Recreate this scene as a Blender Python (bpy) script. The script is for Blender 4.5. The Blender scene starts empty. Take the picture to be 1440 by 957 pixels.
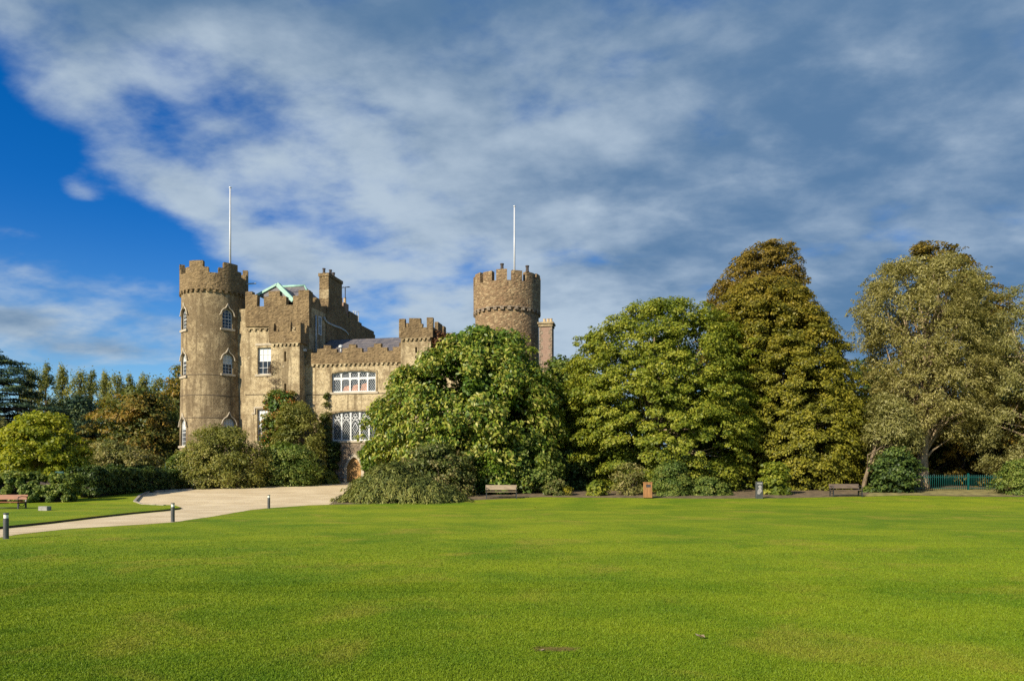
import bpy, bmesh, math, random
import numpy as np
from mathutils import Vector, Matrix

R = math.radians
PI = math.pi
scene = bpy.context.scene
COL = scene.collection

# ------------------------------------------------------------------ camera, sky, sun, exposure
F = 1040.0            # focal length in photograph pixels
CX, HY = 720.0, 667.0  # principal column and horizon row of the photograph
EYE = 1.75
cam_d = bpy.data.cameras.new('camera')
cam_d.sensor_width = 36.0
cam_d.lens = 36.0 * F / 1440.0
cam_d.shift_y = (HY - 478.5) / 1440.0
cam_d.clip_end = 3000.0
cam_d.clip_start = 0.1
cam = bpy.data.objects.new('camera', cam_d)
cam.location = (0, 0, EYE)
cam.rotation_euler = (R(90), 0, 0)
COL.objects.link(cam)
scene.camera = cam

SUN_AZ = 221.0        # compass bearing of the sun, clockwise from +Y
SUN_EL = 28.0
world = bpy.data.worlds.new('World')
scene.world = world
world.use_nodes = True


def _n(nt, kind, **kw):
    n = nt.nodes.new(kind)
    for k, v in kw.items():
        setattr(n, k, v)
    return n


def mth(nt, op, a, b=None, c=None, clamp=False):
    n = nt.nodes.new('ShaderNodeMath')
    n.operation = op
    n.use_clamp = clamp
    for i, v in enumerate((a, b, c)):
        if v is None:
            continue
        if isinstance(v, (int, float)):
            n.inputs[i].default_value = v
        else:
            nt.links.new(v, n.inputs[i])
    return n.outputs[0]


def mixc(nt, fac, a, b, blend='MIX'):
    n = nt.nodes.new('ShaderNodeMix')
    n.data_type = 'RGBA'
    n.blend_type = blend
    n.clamp_factor = True
    for s, v in ((0, fac), (6, a), (7, b)):
        if isinstance(v, (int, float)):
            n.inputs[s].default_value = v
        elif isinstance(v, (tuple, list)):
            n.inputs[s].default_value = tuple(v)[:3] + (1.0,)
        else:
            nt.links.new(v, n.inputs[s])
    return n.outputs[2]


def sstep(nt, x, lo, hi):
    n = nt.nodes.new('ShaderNodeMapRange')
    n.interpolation_type = 'SMOOTHSTEP'
    nt.links.new(x, n.inputs[0])
    n.inputs[1].default_value = lo
    n.inputs[2].default_value = hi
    n.inputs[3].default_value = 0.0
    n.inputs[4].default_value = 1.0
    return n.outputs[0]


def noise(nt, vec, scale, detail=4.0, rough=0.55, dist=0.0):
    n = nt.nodes.new('ShaderNodeTexNoise')
    n.inputs['Scale'].default_value = scale
    n.inputs['Detail'].default_value = detail
    n.inputs['Roughness'].default_value = rough
    n.inputs['Distortion'].default_value = dist
    nt.links.new(vec, n.inputs['Vector'])
    return n.outputs['Fac']


def build_world():
    nt = world.node_tree
    nt.nodes.clear()
    out = _n(nt, 'ShaderNodeOutputWorld')
    bg = _n(nt, 'ShaderNodeBackground')
    bg.inputs['Strength'].default_value = 0.1
    sky = _n(nt, 'ShaderNodeTexSky', sky_type='NISHITA', sun_disc=False)
    sky.sun_elevation = R(SUN_EL)
    sky.sun_rotation = R(SUN_AZ)
    sky.air_density = 1.0
    sky.dust_density = 0.3
    sky.ozone_density = 3.0
    hs = _n(nt, 'ShaderNodeHueSaturation')
    hs.inputs['Saturation'].default_value = 1.17
    hs.inputs['Value'].default_value = 0.80
    tc = _n(nt, 'ShaderNodeTexCoord')
    d = tc.outputs['Generated']
    sep = _n(nt, 'ShaderNodeSeparateXYZ')
    nt.links.new(d, sep.inputs[0])
    x, y, z = sep.outputs
    zc = mth(nt, 'ADD', mth(nt, 'MAXIMUM', z, 0.0), 0.28)
    comb = _n(nt, 'ShaderNodeCombineXYZ')
    nt.links.new(mth(nt, 'DIVIDE', x, zc), comb.inputs[0])
    nt.links.new(mth(nt, 'DIVIDE', y, zc), comb.inputs[1])
    comb.inputs[2].default_value = 3.7
    plane = comb.outputs[0]
    mp = _n(nt, 'ShaderNodeMapping')
    mp.inputs['Rotation'].default_value = (0, 0, R(28))
    mp.inputs['Scale'].default_value = (0.95, 1.2, 1.0)
    nt.links.new(plane, mp.inputs[0])
    n1 = noise(nt, mp.outputs[0], 2.1, 7.0, 0.53, 0.10)
    n2 = noise(nt, mp.outputs[0], 6.0, 6.0, 0.55, 0.1)
    n3 = noise(nt, plane, 0.75, 3.0, 0.5, 0.0)
    az = mth(nt, 'ARCTAN2', x, y)
    el = mth(nt, 'ARCSINE', z)
    tint = mixc(nt, sstep(nt, el, 0.04, 0.34), (0.86, 1.0, 1.12), (0.50, 0.70, 1.06))
    nt.links.new(mixc(nt, 1.0, sky.outputs[0], tint, 'MULTIPLY'), hs.inputs['Color'])

    def blob(a0, e0, ra, re, tilt=0.0):
        da = mth(nt, 'SUBTRACT', az, a0)
        de = mth(nt, 'SUBTRACT', mth(nt, 'SUBTRACT', el, e0), mth(nt, 'MULTIPLY', da, tilt))
        q = mth(nt, 'ADD', mth(nt, 'POWER', mth(nt, 'ABSOLUTE', mth(nt, 'DIVIDE', da, ra)), 2.0),
                mth(nt, 'POWER', mth(nt, 'ABSOLUTE', mth(nt, 'DIVIDE', de, re)), 2.0))
        return mth(nt, 'EXPONENT', mth(nt, 'MULTIPLY', q, -1.0))

    cov = mth(nt, 'ADD', mth(nt, 'MULTIPLY', n1, 1.35), mth(nt, 'MULTIPLY', n2, 0.75))
    cov = mth(nt, 'ADD', cov, -0.80)
    terms = [
        (0.52, blob(0.42, 0.44, 0.60, 0.60)),       # the grey sheet over the right
        (0.16, blob(-0.22, 0.37, 0.18, 0.10)),      # bright bank above the middle
        (0.24, blob(-0.40, 0.62, 0.40, 0.10)),      # veil at the top left
        (0.20, blob(-0.50, 0.47, 0.14, 0.09, 0.5)),
        (0.36, blob(-0.516, 0.228, 0.10, 0.026, -0.1)),    # wisps at the lower left
        (0.36, blob(-0.53, 0.318, 0.035, 0.016, -0.3)),
        (0.26, blob(-0.60, 0.268, 0.07, 0.012, -0.1)),
        (0.28, blob(-0.60, 0.170, 0.06, 0.014)),
        (0.28, blob(-0.485, 0.148, 0.08, 0.013)),
        (0.12, blob(-0.50, 0.185, 0.16, 0.020)),
        (0.42, blob(-0.37, 0.30, 0.11, 0.035, -0.45)),
        (0.26, blob(0.08, 0.22, 0.20, 0.05)),
        (0.10, blob(-0.10, 0.24, 0.14, 0.06)),
        (-0.75, blob(-0.62, 0.34, 0.24, 0.085, -0.45)),  # clear blue on the left
        (-0.20, blob(-0.43, 0.45, 0.07, 0.06, 0.6)),
        (-0.14, blob(-0.30, 0.54, 0.20, 0.025, 0.4)),
        (0.30, blob(-0.62, 0.60, 0.26, 0.09, -0.2)),
        (-0.16, blob(-0.21, 0.30, 0.10, 0.02, -0.2)),
        (-0.22, blob(-0.60, 0.12, 0.35, 0.06)),
        (-0.24, blob(-0.21, 0.235, 0.12, 0.035)),
        (-0.10, blob(-0.05, 0.27, 0.10, 0.03)),
    ]
    for w, b in terms:
        cov = mth(nt, 'ADD', cov, mth(nt, 'MULTIPLY', b, w))
    mask = sstep(nt, cov, 0.08, 0.58)
    mask = mth(nt, 'MULTIPLY', mask, 0.93)
    br = mth(nt, 'ADD', mth(nt, 'MULTIPLY', n2, 1.5), mth(nt, 'MULTIPLY', n3, 0.55))
    for w, b in [(0.26, blob(-0.22, 0.36, 0.30, 0.17)),
                 (0.46, blob(0.08, 0.20, 0.18, 0.05)),
                 (0.12, blob(0.20, 0.36, 0.40, 0.08)),
                 (0.22, blob(-0.50, 0.24, 0.2, 0.06)),
                 (-0.22, blob(0.20, 0.66, 0.9, 0.16)),
                 (-0.10, blob(0.50, 0.22, 0.16, 0.08))]:
        br = mth(nt, 'ADD', br, mth(nt, 'MULTIPLY', b, w))
    br = mth(nt, 'ADD', br, mth(nt, 'MULTIPLY', mth(nt, 'SUBTRACT', 1.0, sstep(nt, cov, 0.25, 0.95)), 0.30))
    fac = sstep(nt, br, 0.86, 1.70)
    ccol = mixc(nt, fac, (0.70, 1.34, 2.25), (3.1, 3.75, 4.35))
    col = mixc(nt, mask, hs.outputs[0], ccol)
    nt.links.new(col, bg.inputs['Color'])
    nt.links.new(bg.outputs[0], out.inputs['Surface'])


build_world()
sun_d = bpy.data.lights.new('sun', 'SUN')
sun_d.energy = 4.8
sun_d.angle = R(0.5)
sun_d.color = (1.0, 0.88, 0.70)
sun = bpy.data.objects.new('sun', sun_d)
_sd = Vector((math.sin(R(SUN_AZ)) * math.cos(R(SUN_EL)), math.cos(R(SUN_AZ)) * math.cos(R(SUN_EL)), math.sin(R(SUN_EL))))
sun.rotation_euler = (-_sd).to_track_quat('-Z', 'Y').to_euler()
sun.location = (-40, -40, 60)
COL.objects.link(sun)
scene.view_settings.view_transform = 'Standard'
scene.view_settings.look = 'None'
scene.view_settings.gamma = 1.0
scene.view_settings.use_curve_mapping = False
scene.view_settings.exposure = 0.66
scene.cycles.max_bounces = 6
scene.cycles.diffuse_bounces = 3
scene.cycles.transparent_max_bounces = 4
try:
    scene.cycles.use_denoising = False
except Exception:
    pass


# ------------------------------------------------------------------ helpers
GTOP = 1.056


def gz(y):
    """height of the ground: level lawn, then a gentle rise towards the castle"""
    return min(max(0.0, (y - 42.0) * 0.044), GTOP)


def at(px, py, Y):
    return Vector(((px - CX) / F * Y, Y, EYE + (HY - py) / F * Y))


def ground_pt(px, py):
    lo, hi = 2.0, 140.0
    k = (py - HY) / F
    for _ in range(60):
        m = (lo + hi) / 2
        if (EYE - gz(m)) - k * m > 0:
            lo = m
        else:
            hi = m
    return Vector(((px - CX) / F * lo, lo, gz(lo)))


def gp(px, Y):
    return Vector(((px - CX) / F * Y, Y, gz(Y)))


def tag(o, label=None, cat=None, group=None, kind=None):
    if label:
        o['label'] = label
    if cat:
        o['category'] = cat
    if group:
        o['group'] = group
    if kind:
        o['kind'] = kind
    return o


def empty(name, loc, rz=0.0, parent=None):
    o = bpy.data.objects.new(name, None)
    o.empty_display_size = 0.3
    o.location = loc
    o.rotation_euler = (0, 0, rz)
    COL.objects.link(o)
    if parent:
        o.parent = parent
    return o


def link(name, me, mat, parent=None, loc=(0, 0, 0), rz=0.0):
    if mat is not None:
        me.materials.clear()
        me.materials.append(mat)
    o = bpy.data.objects.new(name, me)
    o.location = loc
    o.rotation_euler = (0, 0, rz)
    COL.objects.link(o)
    if parent:
        o.parent = parent
    return o


def copy_tree(o, parent=None):
    c = o.copy()
    COL.objects.link(c)
    c.parent = parent
    for ch in list(o.children):
        copy_tree(ch, c)
    return c


class MB:
    """collects solids, then links them as one mesh object"""

    def __init__(self):
        self.v = []
        self.f = []
        self.smooth = []

    def add(self, vs, fs, smooth=False):
        n = len(self.v)
        self.v.extend([tuple(p) for p in vs])
        self.f.extend([tuple(i + n for i in q) for q in fs])
        self.smooth.extend([smooth] * len(fs))
        return self

    def box(self, x0, x1, y0, y1, z0, z1):
        vs = [(x0, y0, z0), (x1, y0, z0), (x1, y1, z0), (x0, y1, z0), (x0, y0, z1), (x1, y0, z1), (x1, y1, z1), (x0, y1, z1)]
        fs = [(0, 3, 2, 1), (4, 5, 6, 7), (0, 1, 5, 4), (1, 2, 6, 5), (2, 3, 7, 6), (3, 0, 4, 7)]
        return self.add(vs, fs)

    def prism(self, poly, y0, y1, axis='y'):
        """poly in (x,z) extruded along y, or (y,z) along x, or (x,y) along z"""
        n = len(poly)
        a = 0.0
        for i in range(n):
            p, q = poly[i], poly[(i + 1) % n]
            a += p[0] * q[1] - q[0] * p[1]
        if a < 0:
            poly = poly[::-1]

        def pt(p, t):
            if axis == 'y':
                return (p[0], t, p[1])
            if axis == 'x':
                return (t, p[0], p[1])
            return (p[0], p[1], t)
        vs = [pt(p, y0) for p in poly] + [pt(p, y1) for p in poly]
        fs = [tuple(range(n)), tuple(range(2 * n - 1, n - 1, -1))]
        for i in range(n):
            j = (i + 1) % n
            fs.append((i, n + i, n + j, j))
        if axis in ('x', 'z'):
            fs = [q[::-1] for q in fs]
        return self.add(vs, fs)

    def tube(self, pts, rad, n=8, cap=True):
        pts = [Vector(p) for p in pts]
        if isinstance(rad, (int, float)):
            rad = [rad] * len(pts)
        vs, fs = [], []
        prev = None
        for i, p in enumerate(pts):
            t = (pts[min(i + 1, len(pts) - 1)] - pts[max(i - 1, 0)]).normalized()
            if prev is None:
                a = Vector((0, 0, 1)) if abs(t.z) < 0.9 else Vector((1, 0, 0))
                b = t.cross(a).normalized()
            else:
                b = (prev - t * prev.dot(t)).normalized()
            prev = b
            c = t.cross(b)
            for k in range(n):
                g = 2 * PI * k / n
                vs.append(p + (b * math.cos(g) + c * math.sin(g)) * rad[i])
        for i in range(len(pts) - 1):
            for k in range(n):
                k2 = (k + 1) % n
                fs.append((i * n + k, i * n + k2, (i + 1) * n + k2, (i + 1) * n + k))
        if cap:
            fs.append(tuple(range(n - 1, -1, -1)))
            m = (len(pts) - 1) * n
            fs.append(tuple(range(m, m + n)))
        return self.add(vs, fs, True)

    def lathe(self, prof, n=32, cx=0.0, cy=0.0):
        """prof: (radius, z) bottom to top, closed at both ends"""
        vs, fs = [], []
        for r, z in prof:
            for k in range(n):
                g = 2 * PI * k / n
                vs.append((cx + r * math.cos(g), cy + r * math.sin(g), z))
        for i in range(len(prof) - 1):
            for k in range(n):
                k2 = (k + 1) % n
                fs.append((i * n + k, i * n + k2, (i + 1) * n + k2, (i + 1) * n + k))
        fs.append(tuple(range(n - 1, -1, -1)))
        m = (len(prof) - 1) * n
        fs.append(tuple(range(m, m + n)))
        return self.add(vs, fs, False)

    def arc(self, r0, r1, a0, a1, z0, z1, cx=0.0, cy=0.0, step=R(4)):
        """a curved block; angle 0 faces -y, positive to +x"""
        n = max(1, int(math.ceil(abs(a1 - a0) / step)))
        vs, fs = [], []
        for i in range(n + 1):
            g = a0 + (a1 - a0) * i / n
            s, c = math.sin(g), -math.cos(g)
            vs += [(cx + r0 * s, cy + r0 * c, z0), (cx + r1 * s, cy + r1 * c, z0),
                   (cx + r1 * s, cy + r1 * c, z1), (cx + r0 * s, cy + r0 * c, z1)]
        for i in range(n):
            b = i * 4
            fs += [(b, b + 1, b + 5, b + 4), (b + 1, b + 2, b + 6, b + 5), (b + 2, b + 3, b + 7, b + 6), (b + 3, b, b + 4, b + 7)]
        fs += [(0, 3, 2, 1), (n * 4, n * 4 + 1, n * 4 + 2, n * 4 + 3)]
        return self.add(vs, fs)

    def mesh(self, name, fix=True):
        me = bpy.data.meshes.new(name)
        me.from_pydata(self.v, [], self.f)
        if fix:
            bm = bmesh.new()
            bm.from_mesh(me)
            bmesh.ops.recalc_face_normals(bm, faces=bm.faces)
            bm.to_mesh(me)
            bm.free()
        if any(self.smooth):
            me.polygons.foreach_set('use_smooth', self.smooth)
        me.update()
        return me

    def build(self, name, mat, parent=None, loc=(0, 0, 0), rz=0.0):
        return link(name, self.mesh(name), mat, parent, loc, rz)


def smooth_by_angle(o, ang=R(30)):
    me = o.data
    bm = bmesh.new()
    bm.from_mesh(me)
    for f in bm.faces:
        f.smooth = True
    for e in bm.edges:
        if len(e.link_faces) == 2 and e.calc_face_angle(0) > ang:
            e.smooth = False
    bm.to_mesh(me)
    bm.free()


def cut(o, cutters):
    """carve window and door recesses out of a wall"""
    mb = MB()
    for c in cutters:
        mb.add(c.v, c.f)
    tmp = mb.build('cutter', None)
    md = o.modifiers.new('recess', 'BOOLEAN')
    md.operation = 'DIFFERENCE'
    md.solver = 'EXACT'
    md.object = tmp
    par = o.parent
    o.parent = None
    bpy.context.view_layer.update()
    dg = bpy.context.evaluated_depsgraph_get()
    me = bpy.data.meshes.new_from_object(o.evaluated_get(dg))
    o.modifiers.clear()
    mat = o.data.materials[0]
    o.data = me
    me.materials.clear()
    me.materials.append(mat)
    o.parent = par
    bpy.data.objects.remove(tmp)


# ------------------------------------------------------------------ materials
def new_mat(name):
    m = bpy.data.materials.new(name)
    m.use_nodes = True
    nt = m.node_tree
    b = nt.nodes['Principled BSDF']
    return m, nt, b


def plain(name, col, rough=0.6, metal=0.0, var=0.25, scale=6.0, bump=0.0):
    m, nt, b = new_mat(name)
    tc = _n(nt, 'ShaderNodeTexCoord')
    f = noise(nt, tc.outputs['Object'], scale, 4, 0.6)
    dark = tuple(c * (1 - var) for c in col)
    lite = tuple(min(1, c * (1 + var)) for c in col)
    nt.links.new(mixc(nt, sstep(nt, f, 0.3, 0.7), dark, lite), b.inputs['Base Color'])
    b.inputs['Roughness'].default_value = rough
    b.inputs['Metallic'].default_value = metal
    if bump:
        bp = _n(nt, 'ShaderNodeBump')
        bp.inputs['Strength'].default_value = bump
        bp.inputs['Distance'].default_value = 0.02
        nt.links.new(f, bp.inputs['Height'])
        nt.links.new(bp.outputs[0], b.inputs['Normal'])
    return m


def stone(name, lite, dark, fleck, fleck_amt=0.5, rubble=0.0, streak=0.5, red=None):
    """roughcast or rubble masonry: mottled, streaked by rain, pale flakes"""
    m, nt, b = new_mat(name)
    tc = _n(nt, 'ShaderNodeTexCoord')
    v = tc.outputs['Object']
    big = noise(nt, v, 0.35, 5, 0.6, 0.3)
    mid = noise(nt, v, 2.2, 5, 0.65)
    fine = noise(nt, v, 9.0, 5, 0.7)
    mp = _n(nt, 'ShaderNodeMapping')
    mp.inputs['Scale'].default_value = (1.6, 1.6, 0.12)
    nt.links.new(v, mp.inputs[0])
    stk = noise(nt, mp.outputs[0], 1.3, 4, 0.6)
    f = mth(nt, 'ADD', mth(nt, 'MULTIPLY', big, 0.55), mth(nt, 'MULTIPLY', mid, 0.45))
    c = mixc(nt, sstep(nt, f, 0.41, 0.58), dark, lite)
    c = mixc(nt, mth(nt, 'MULTIPLY', sstep(nt, stk, 0.50, 0.62), streak), c, tuple(x * 0.75 for x in dark))
    c = mixc(nt, mth(nt, 'MULTIPLY', sstep(nt, fine, 0.46, 0.60), 0.5), c, tuple(x * 0.4 for x in dark))
    fl = noise(nt, v, 3.4, 6, 0.7, 0.6)
    c = mixc(nt, mth(nt, 'MULTIPLY', sstep(nt, fl, 0.585, 0.68), fleck_amt), c, fleck)
    h = mth(nt, 'ADD', mth(nt, 'MULTIPLY', mid, 0.5), fine)
    if rubble:
        wn = _n(nt, 'ShaderNodeTexVoronoi', feature='F1')
        wn.inputs['Scale'].default_value = 3.3
        wn.inputs['Randomness'].default_value = 0.9
        m2 = _n(nt, 'ShaderNodeMapping')
        m2.inputs['Scale'].default_value = (1, 1, 1.7)
        nt.links.new(v, m2.inputs[0])
        nt.links.new(m2.outputs[0], wn.inputs['Vector'])
        hue = _n(nt, 'ShaderNodeSeparateColor')
        nt.links.new(wn.outputs['Color'], hue.inputs[0])
        cc = mixc(nt, hue.outputs[0], dark, red or lite)
        cc = mixc(nt, sstep(nt, hue.outputs[1], 0.6, 0.95), cc, lite)
        c = mixc(nt, rubble, c, cc)
        ed = sstep(nt, wn.outputs['Distance'], 0.30, 0.55)
        c = mixc(nt, mth(nt, 'MULTIPLY', ed, 0.45 * rubble), c, tuple(x * 0.6 for x in dark))
        h = mth(nt, 'SUBTRACT', h, mth(nt, 'MULTIPLY', ed, 1.0))
    nt.links.new(c, b.inputs['Base Color'])
    b.inputs['Roughness'].default_value = 0.95
    b.inputs['Specular IOR Level'].default_value = 0.15
    bp = _n(nt, 'ShaderNodeBump')
    bp.inputs['Strength'].default_value = 0.9
    bp.inputs['Distance'].default_value = 0.05
    nt.links.new(h, bp.inputs['Height'])
    nt.links.new(bp.outputs[0], b.inputs['Normal'])
    return m


def leaf_mat(name, cols, trans=0.35, rough=0.5, clump=0.5, spec=0.3, top=None):
    """cols: ramp over a random value per leaf; a second random value per spray shifts it"""
    m, nt, b = new_mat(name)
    at1 = _n(nt, 'ShaderNodeAttribute', attribute_name='leaf_rand')
    at2 = _n(nt, 'ShaderNodeAttribute', attribute_name='spray_rand')
    r = mth(nt, 'ADD', mth(nt, 'MULTIPLY', at1.outputs['Fac'], 1 - clump), mth(nt, 'MULTIPLY', at2.outputs['Fac'], clump))
    rp = _n(nt, 'ShaderNodeValToRGB')
    e = rp.color_ramp.elements
    while len(e) < len(cols):
        e.new(0.5)
    for i, c in enumerate(cols):
        e[i].position = 0.12 + 0.76 * i / max(1, len(cols) - 1)
        e[i].color = tuple(c) + (1,)
    nt.links.new(r, rp.inputs[0])
    lc = rp.outputs[0]
    if top:   # the upper leaves have turned further into autumn colour
        g = _n(nt, 'ShaderNodeNewGeometry')
        sp = _n(nt, 'ShaderNodeSeparateXYZ')
        nt.links.new(g.outputs['Position'], sp.inputs[0])
        h = mth(nt, 'ADD', sp.outputs[2], mth(nt, 'MULTIPLY', at2.outputs['Fac'], 5.0))
        lc = mixc(nt, mth(nt, 'MULTIPLY', sstep(nt, h, top[1], top[2]), 0.75), lc, mixc(nt, 1.0, lc, top[0], 'MULTIPLY'))
    nt.links.new(lc, b.inputs['Base Color'])
    b.inputs['Roughness'].default_value = rough
    b.inputs['Specular IOR Level'].default_value = spec
    tr = _n(nt, 'ShaderNodeBsdfTranslucent')
    tcol = mixc(nt, 1.0, lc, (1.25, 1.2, 0.6), 'MULTIPLY')
    nt.links.new(tcol, tr.inputs['Color'])
    mx = _n(nt, 'ShaderNodeMixShader')
    mx.inputs[0].default_value = trans
    nt.links.new(b.outputs[0], mx.inputs[1])
    nt.links.new(tr.outputs[0], mx.inputs[2])
    nt.links.new(mx.outputs[0], nt.nodes['Material Output'].inputs['Surface'])
    return m


def bark_mat(name, a, c):
    m, nt, b = new_mat(name)
    tc = _n(nt, 'ShaderNodeTexCoord')
    mp = _n(nt, 'ShaderNodeMapping')
    mp.inputs['Scale'].default_value = (4, 4, 0.7)
    nt.links.new(tc.outputs['Object'], mp.inputs[0])
    f = noise(nt, mp.outputs[0], 2.5, 5, 0.65)
    nt.links.new(mixc(nt, sstep(nt, f, 0.35, 0.65), a, c), b.inputs['Base Color'])
    b.inputs['Roughness'].default_value = 0.9
    bp = _n(nt, 'ShaderNodeBump')
    bp.inputs['Strength'].default_value = 0.8
    bp.inputs['Distance'].default_value = 0.05
    nt.links.new(f, bp.inputs['Height'])
    nt.links.new(bp.outputs[0], b.inputs['Normal'])
    return m


def lawn_mat(name, blades=False):
    m, nt, b = new_mat(name)
    g = _n(nt, 'ShaderNodeNewGeometry')
    pos = g.outputs['Position']
    sep = _n(nt, 'ShaderNodeSeparateXYZ')
    nt.links.new(pos, sep.inputs[0])
    big = noise(nt, pos, 0.055, 3, 0.5, 0.4)
    mid = noise(nt, pos, 0.33, 4, 0.6, 0.5)
    sm = noise(nt, pos, 1.5, 4, 0.65)
    mp = _n(nt, 'ShaderNodeMapping')
    mp.inputs['Scale'].default_value = (0.16, 0.75, 1)
    nt.links.new(pos, mp.inputs[0])
    st = noise(nt, mp.outputs[0], 0.6, 4, 0.6)
    f = mth(nt, 'ADD', mth(nt, 'ADD', mth(nt, 'MULTIPLY', big, 0.25), mth(nt, 'MULTIPLY', mid, 0.38)),
            mth(nt, 'ADD', mth(nt, 'MULTIPLY', sm, 0.15), mth(nt, 'MULTIPLY', st, 0.22)))
    c = mixc(nt, sstep(nt, f, 0.38, 0.60), (0.108, 0.188, 0.009), (0.245, 0.292, 0.014))
    # worn, straw coloured areas
    y1 = noise(nt, pos, 0.42, 5, 0.62, 0.8)
    c = mixc(nt, mth(nt, 'MULTIPLY', sstep(nt, y1, 0.52, 0.68), 0.6), c, (0.31, 0.265, 0.035))
    d1 = noise(nt, pos, 0.8, 4, 0.6, 0.4)
    c = mixc(nt, mth(nt, 'MULTIPLY', sstep(nt, d1, 0.58, 0.72), 0.25), c, (0.06, 0.125, 0.010))
    # one bare scrape of soil in the foreground
    sc = ground_pt(782, 912)
    dx = mth(nt, 'DIVIDE', mth(nt, 'SUBTRACT', sep.outputs[0], sc.x), 0.24)
    dy = mth(nt, 'DIVIDE', mth(nt, 'SUBTRACT', sep.outputs[1], sc.y), 0.11)
    q = mth(nt, 'ADD', mth(nt, 'MULTIPLY', dx, dx), mth(nt, 'MULTIPLY', dy, dy))
    nn = noise(nt, pos, 9.0, 4, 0.7)
    q = mth(nt, 'ADD', q, mth(nt, 'MULTIPLY', mth(nt, 'SUBTRACT', nn, 0.5), 3.2))
    bare = mth(nt, 'SUBTRACT', 1.0, sstep(nt, q, 0.4, 1.5))
    c = mixc(nt, mth(nt, 'MULTIPLY', bare, 0.8), c, (0.16, 0.095, 0.04))
    if blades:
        c = mixc(nt, 1.0, c, (0.80, 0.92, 0.9), 'MULTIPLY')  # darker blade tint paints the near lawn dimmer than the far lawn
        a1 = _n(nt, 'ShaderNodeAttribute', attribute_name='leaf_rand')
        c = mixc(nt, mth(nt, 'MULTIPLY', sstep(nt, a1.outputs['Fac'], 0.35, 1.0), 0.34), c, (0.30, 0.38, 0.025))
        c = mixc(nt, mth(nt, 'MULTIPLY', sstep(nt, mth(nt, 'SUBTRACT', 1.0, a1.outputs['Fac']), 0.55, 1.0), 0.25), c, (0.07, 0.135, 0.008))
        b.inputs['Roughness'].default_value = 0.5
        b.inputs['Specular IOR Level'].default_value = 0.12
        tr = _n(nt, 'ShaderNodeBsdfTranslucent')
        nt.links.new(c, tr.inputs['Color'])
        mx = _n(nt, 'ShaderNodeMixShader')
        mx.inputs[0].default_value = 0.3
        nt.links.new(b.outputs[0], mx.inputs[1])
        nt.links.new(tr.outputs[0], mx.inputs[2])
        nt.links.new(mx.outputs[0], nt.nodes['Material Output'].inputs['Surface'])
    else:
        fn = noise(nt, pos, 28.0, 4, 0.75)
        fn2 = noise(nt, pos, 7.0, 4, 0.7)
        c = mixc(nt, mth(nt, 'MULTIPLY', sstep(nt, fn, 0.42, 0.62), 0.18), c, (0.07, 0.125, 0.008))
        c = mixc(nt, mth(nt, 'MULTIPLY', sstep(nt, fn2, 0.50, 0.68), 0.18), c, (0.08, 0.145, 0.010))
        b.inputs['Roughness'].default_value = 0.9
        b.inputs['Specular IOR Level'].default_value = 0.1
        bp = _n(nt, 'ShaderNodeBump')
        bp.inputs['Strength'].default_value = 0.4
        bp.inputs['Distance'].default_value = 0.04
        nt.links.new(mth(nt, 'ADD', fn, mth(nt, 'MULTIPLY', fn2, 1.5)), bp.inputs['Height'])
        nt.links.new(bp.outputs[0], b.inputs['Normal'])
    nt.links.new(c, b.inputs['Base Color'])
    return m


def gravel_mat():
    m, nt, b = new_mat('gravel')
    g = _n(nt, 'ShaderNodeNewGeometry')
    pos = g.outputs['Position']
    a = noise(nt, pos, 0.5, 4, 0.6, 0.3)
    f = noise(nt, pos, 22.0, 4, 0.7)
    mp = _n(nt, 'ShaderNodeMapping')
    mp.inputs['Scale'].default_value = (0.2, 1.4, 1)
    nt.links.new(pos, mp.inputs[0])
    t = noise(nt, mp.outputs[0], 1.0, 3, 0.6)
    c = mixc(nt, sstep(nt, a, 0.35, 0.65), (0.56, 0.445, 0.255), (0.68, 0.56, 0.345))
    c = mixc(nt, mth(nt, 'MULTIPLY', sstep(nt, t, 0.50, 0.66), 0.5), c, (0.44, 0.32, 0.175))
    c = mixc(nt, mth(nt, 'MULTIPLY', sstep(nt, f, 0.45, 0.65), 0.25), c, (0.36, 0.26, 0.15))
    lit = noise(nt, pos, 3.2, 5, 0.75)
    c = mixc(nt, mth(nt, 'MULTIPLY', sstep(nt, lit, 0.62, 0.70), 0.6), c, (0.24, 0.16, 0.08))
    nt.links.new(c, b.inputs['Base Color'])
    b.inputs['Roughness'].default_value = 0.95
    bp = _n(nt, 'ShaderNodeBump')
    bp.inputs['Strength'].default_value = 0.5
    bp.inputs['Distance'].default_value = 0.02
    nt.links.new(f, bp.inputs['Height'])
    nt.links.new(bp.outputs[0], b.inputs['Normal'])
    return m


def slate_mat():
    m, nt, b = new_mat('slate')
    tc = _n(nt, 'ShaderNodeTexCoord')
    br = _n(nt, 'ShaderNodeTexBrick')
    br.inputs['Scale'].default_value = 2.6
    br.inputs['Color1'].default_value = (0.085, 0.082, 0.092, 1)
    br.inputs['Color2'].default_value = (0.14, 0.128, 0.13, 1)
    br.inputs['Mortar'].default_value = (0.03, 0.03, 0.035, 1)
    br.inputs['Mortar Size'].default_value = 0.015
    mp = _n(nt, 'ShaderNodeMapping')
    mp.inputs['Rotation'].default_value = (R(50), 0, 0)
    nt.links.new(tc.outputs['Object'], mp.inputs[0])
    nt.links.new(mp.outputs[0], br.inputs['Vector'])
    f = noise(nt, tc.outputs['Object'], 1.2, 4, 0.6)
    c = mixc(nt, mth(nt, 'MULTIPLY', sstep(nt, f, 0.45, 0.7), 0.5), br.outputs[0], (0.20, 0.17, 0.14))
    nt.links.new(c, b.inputs['Base Color'])
    b.inputs['Roughness'].default_value = 0.6
    return m


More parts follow.
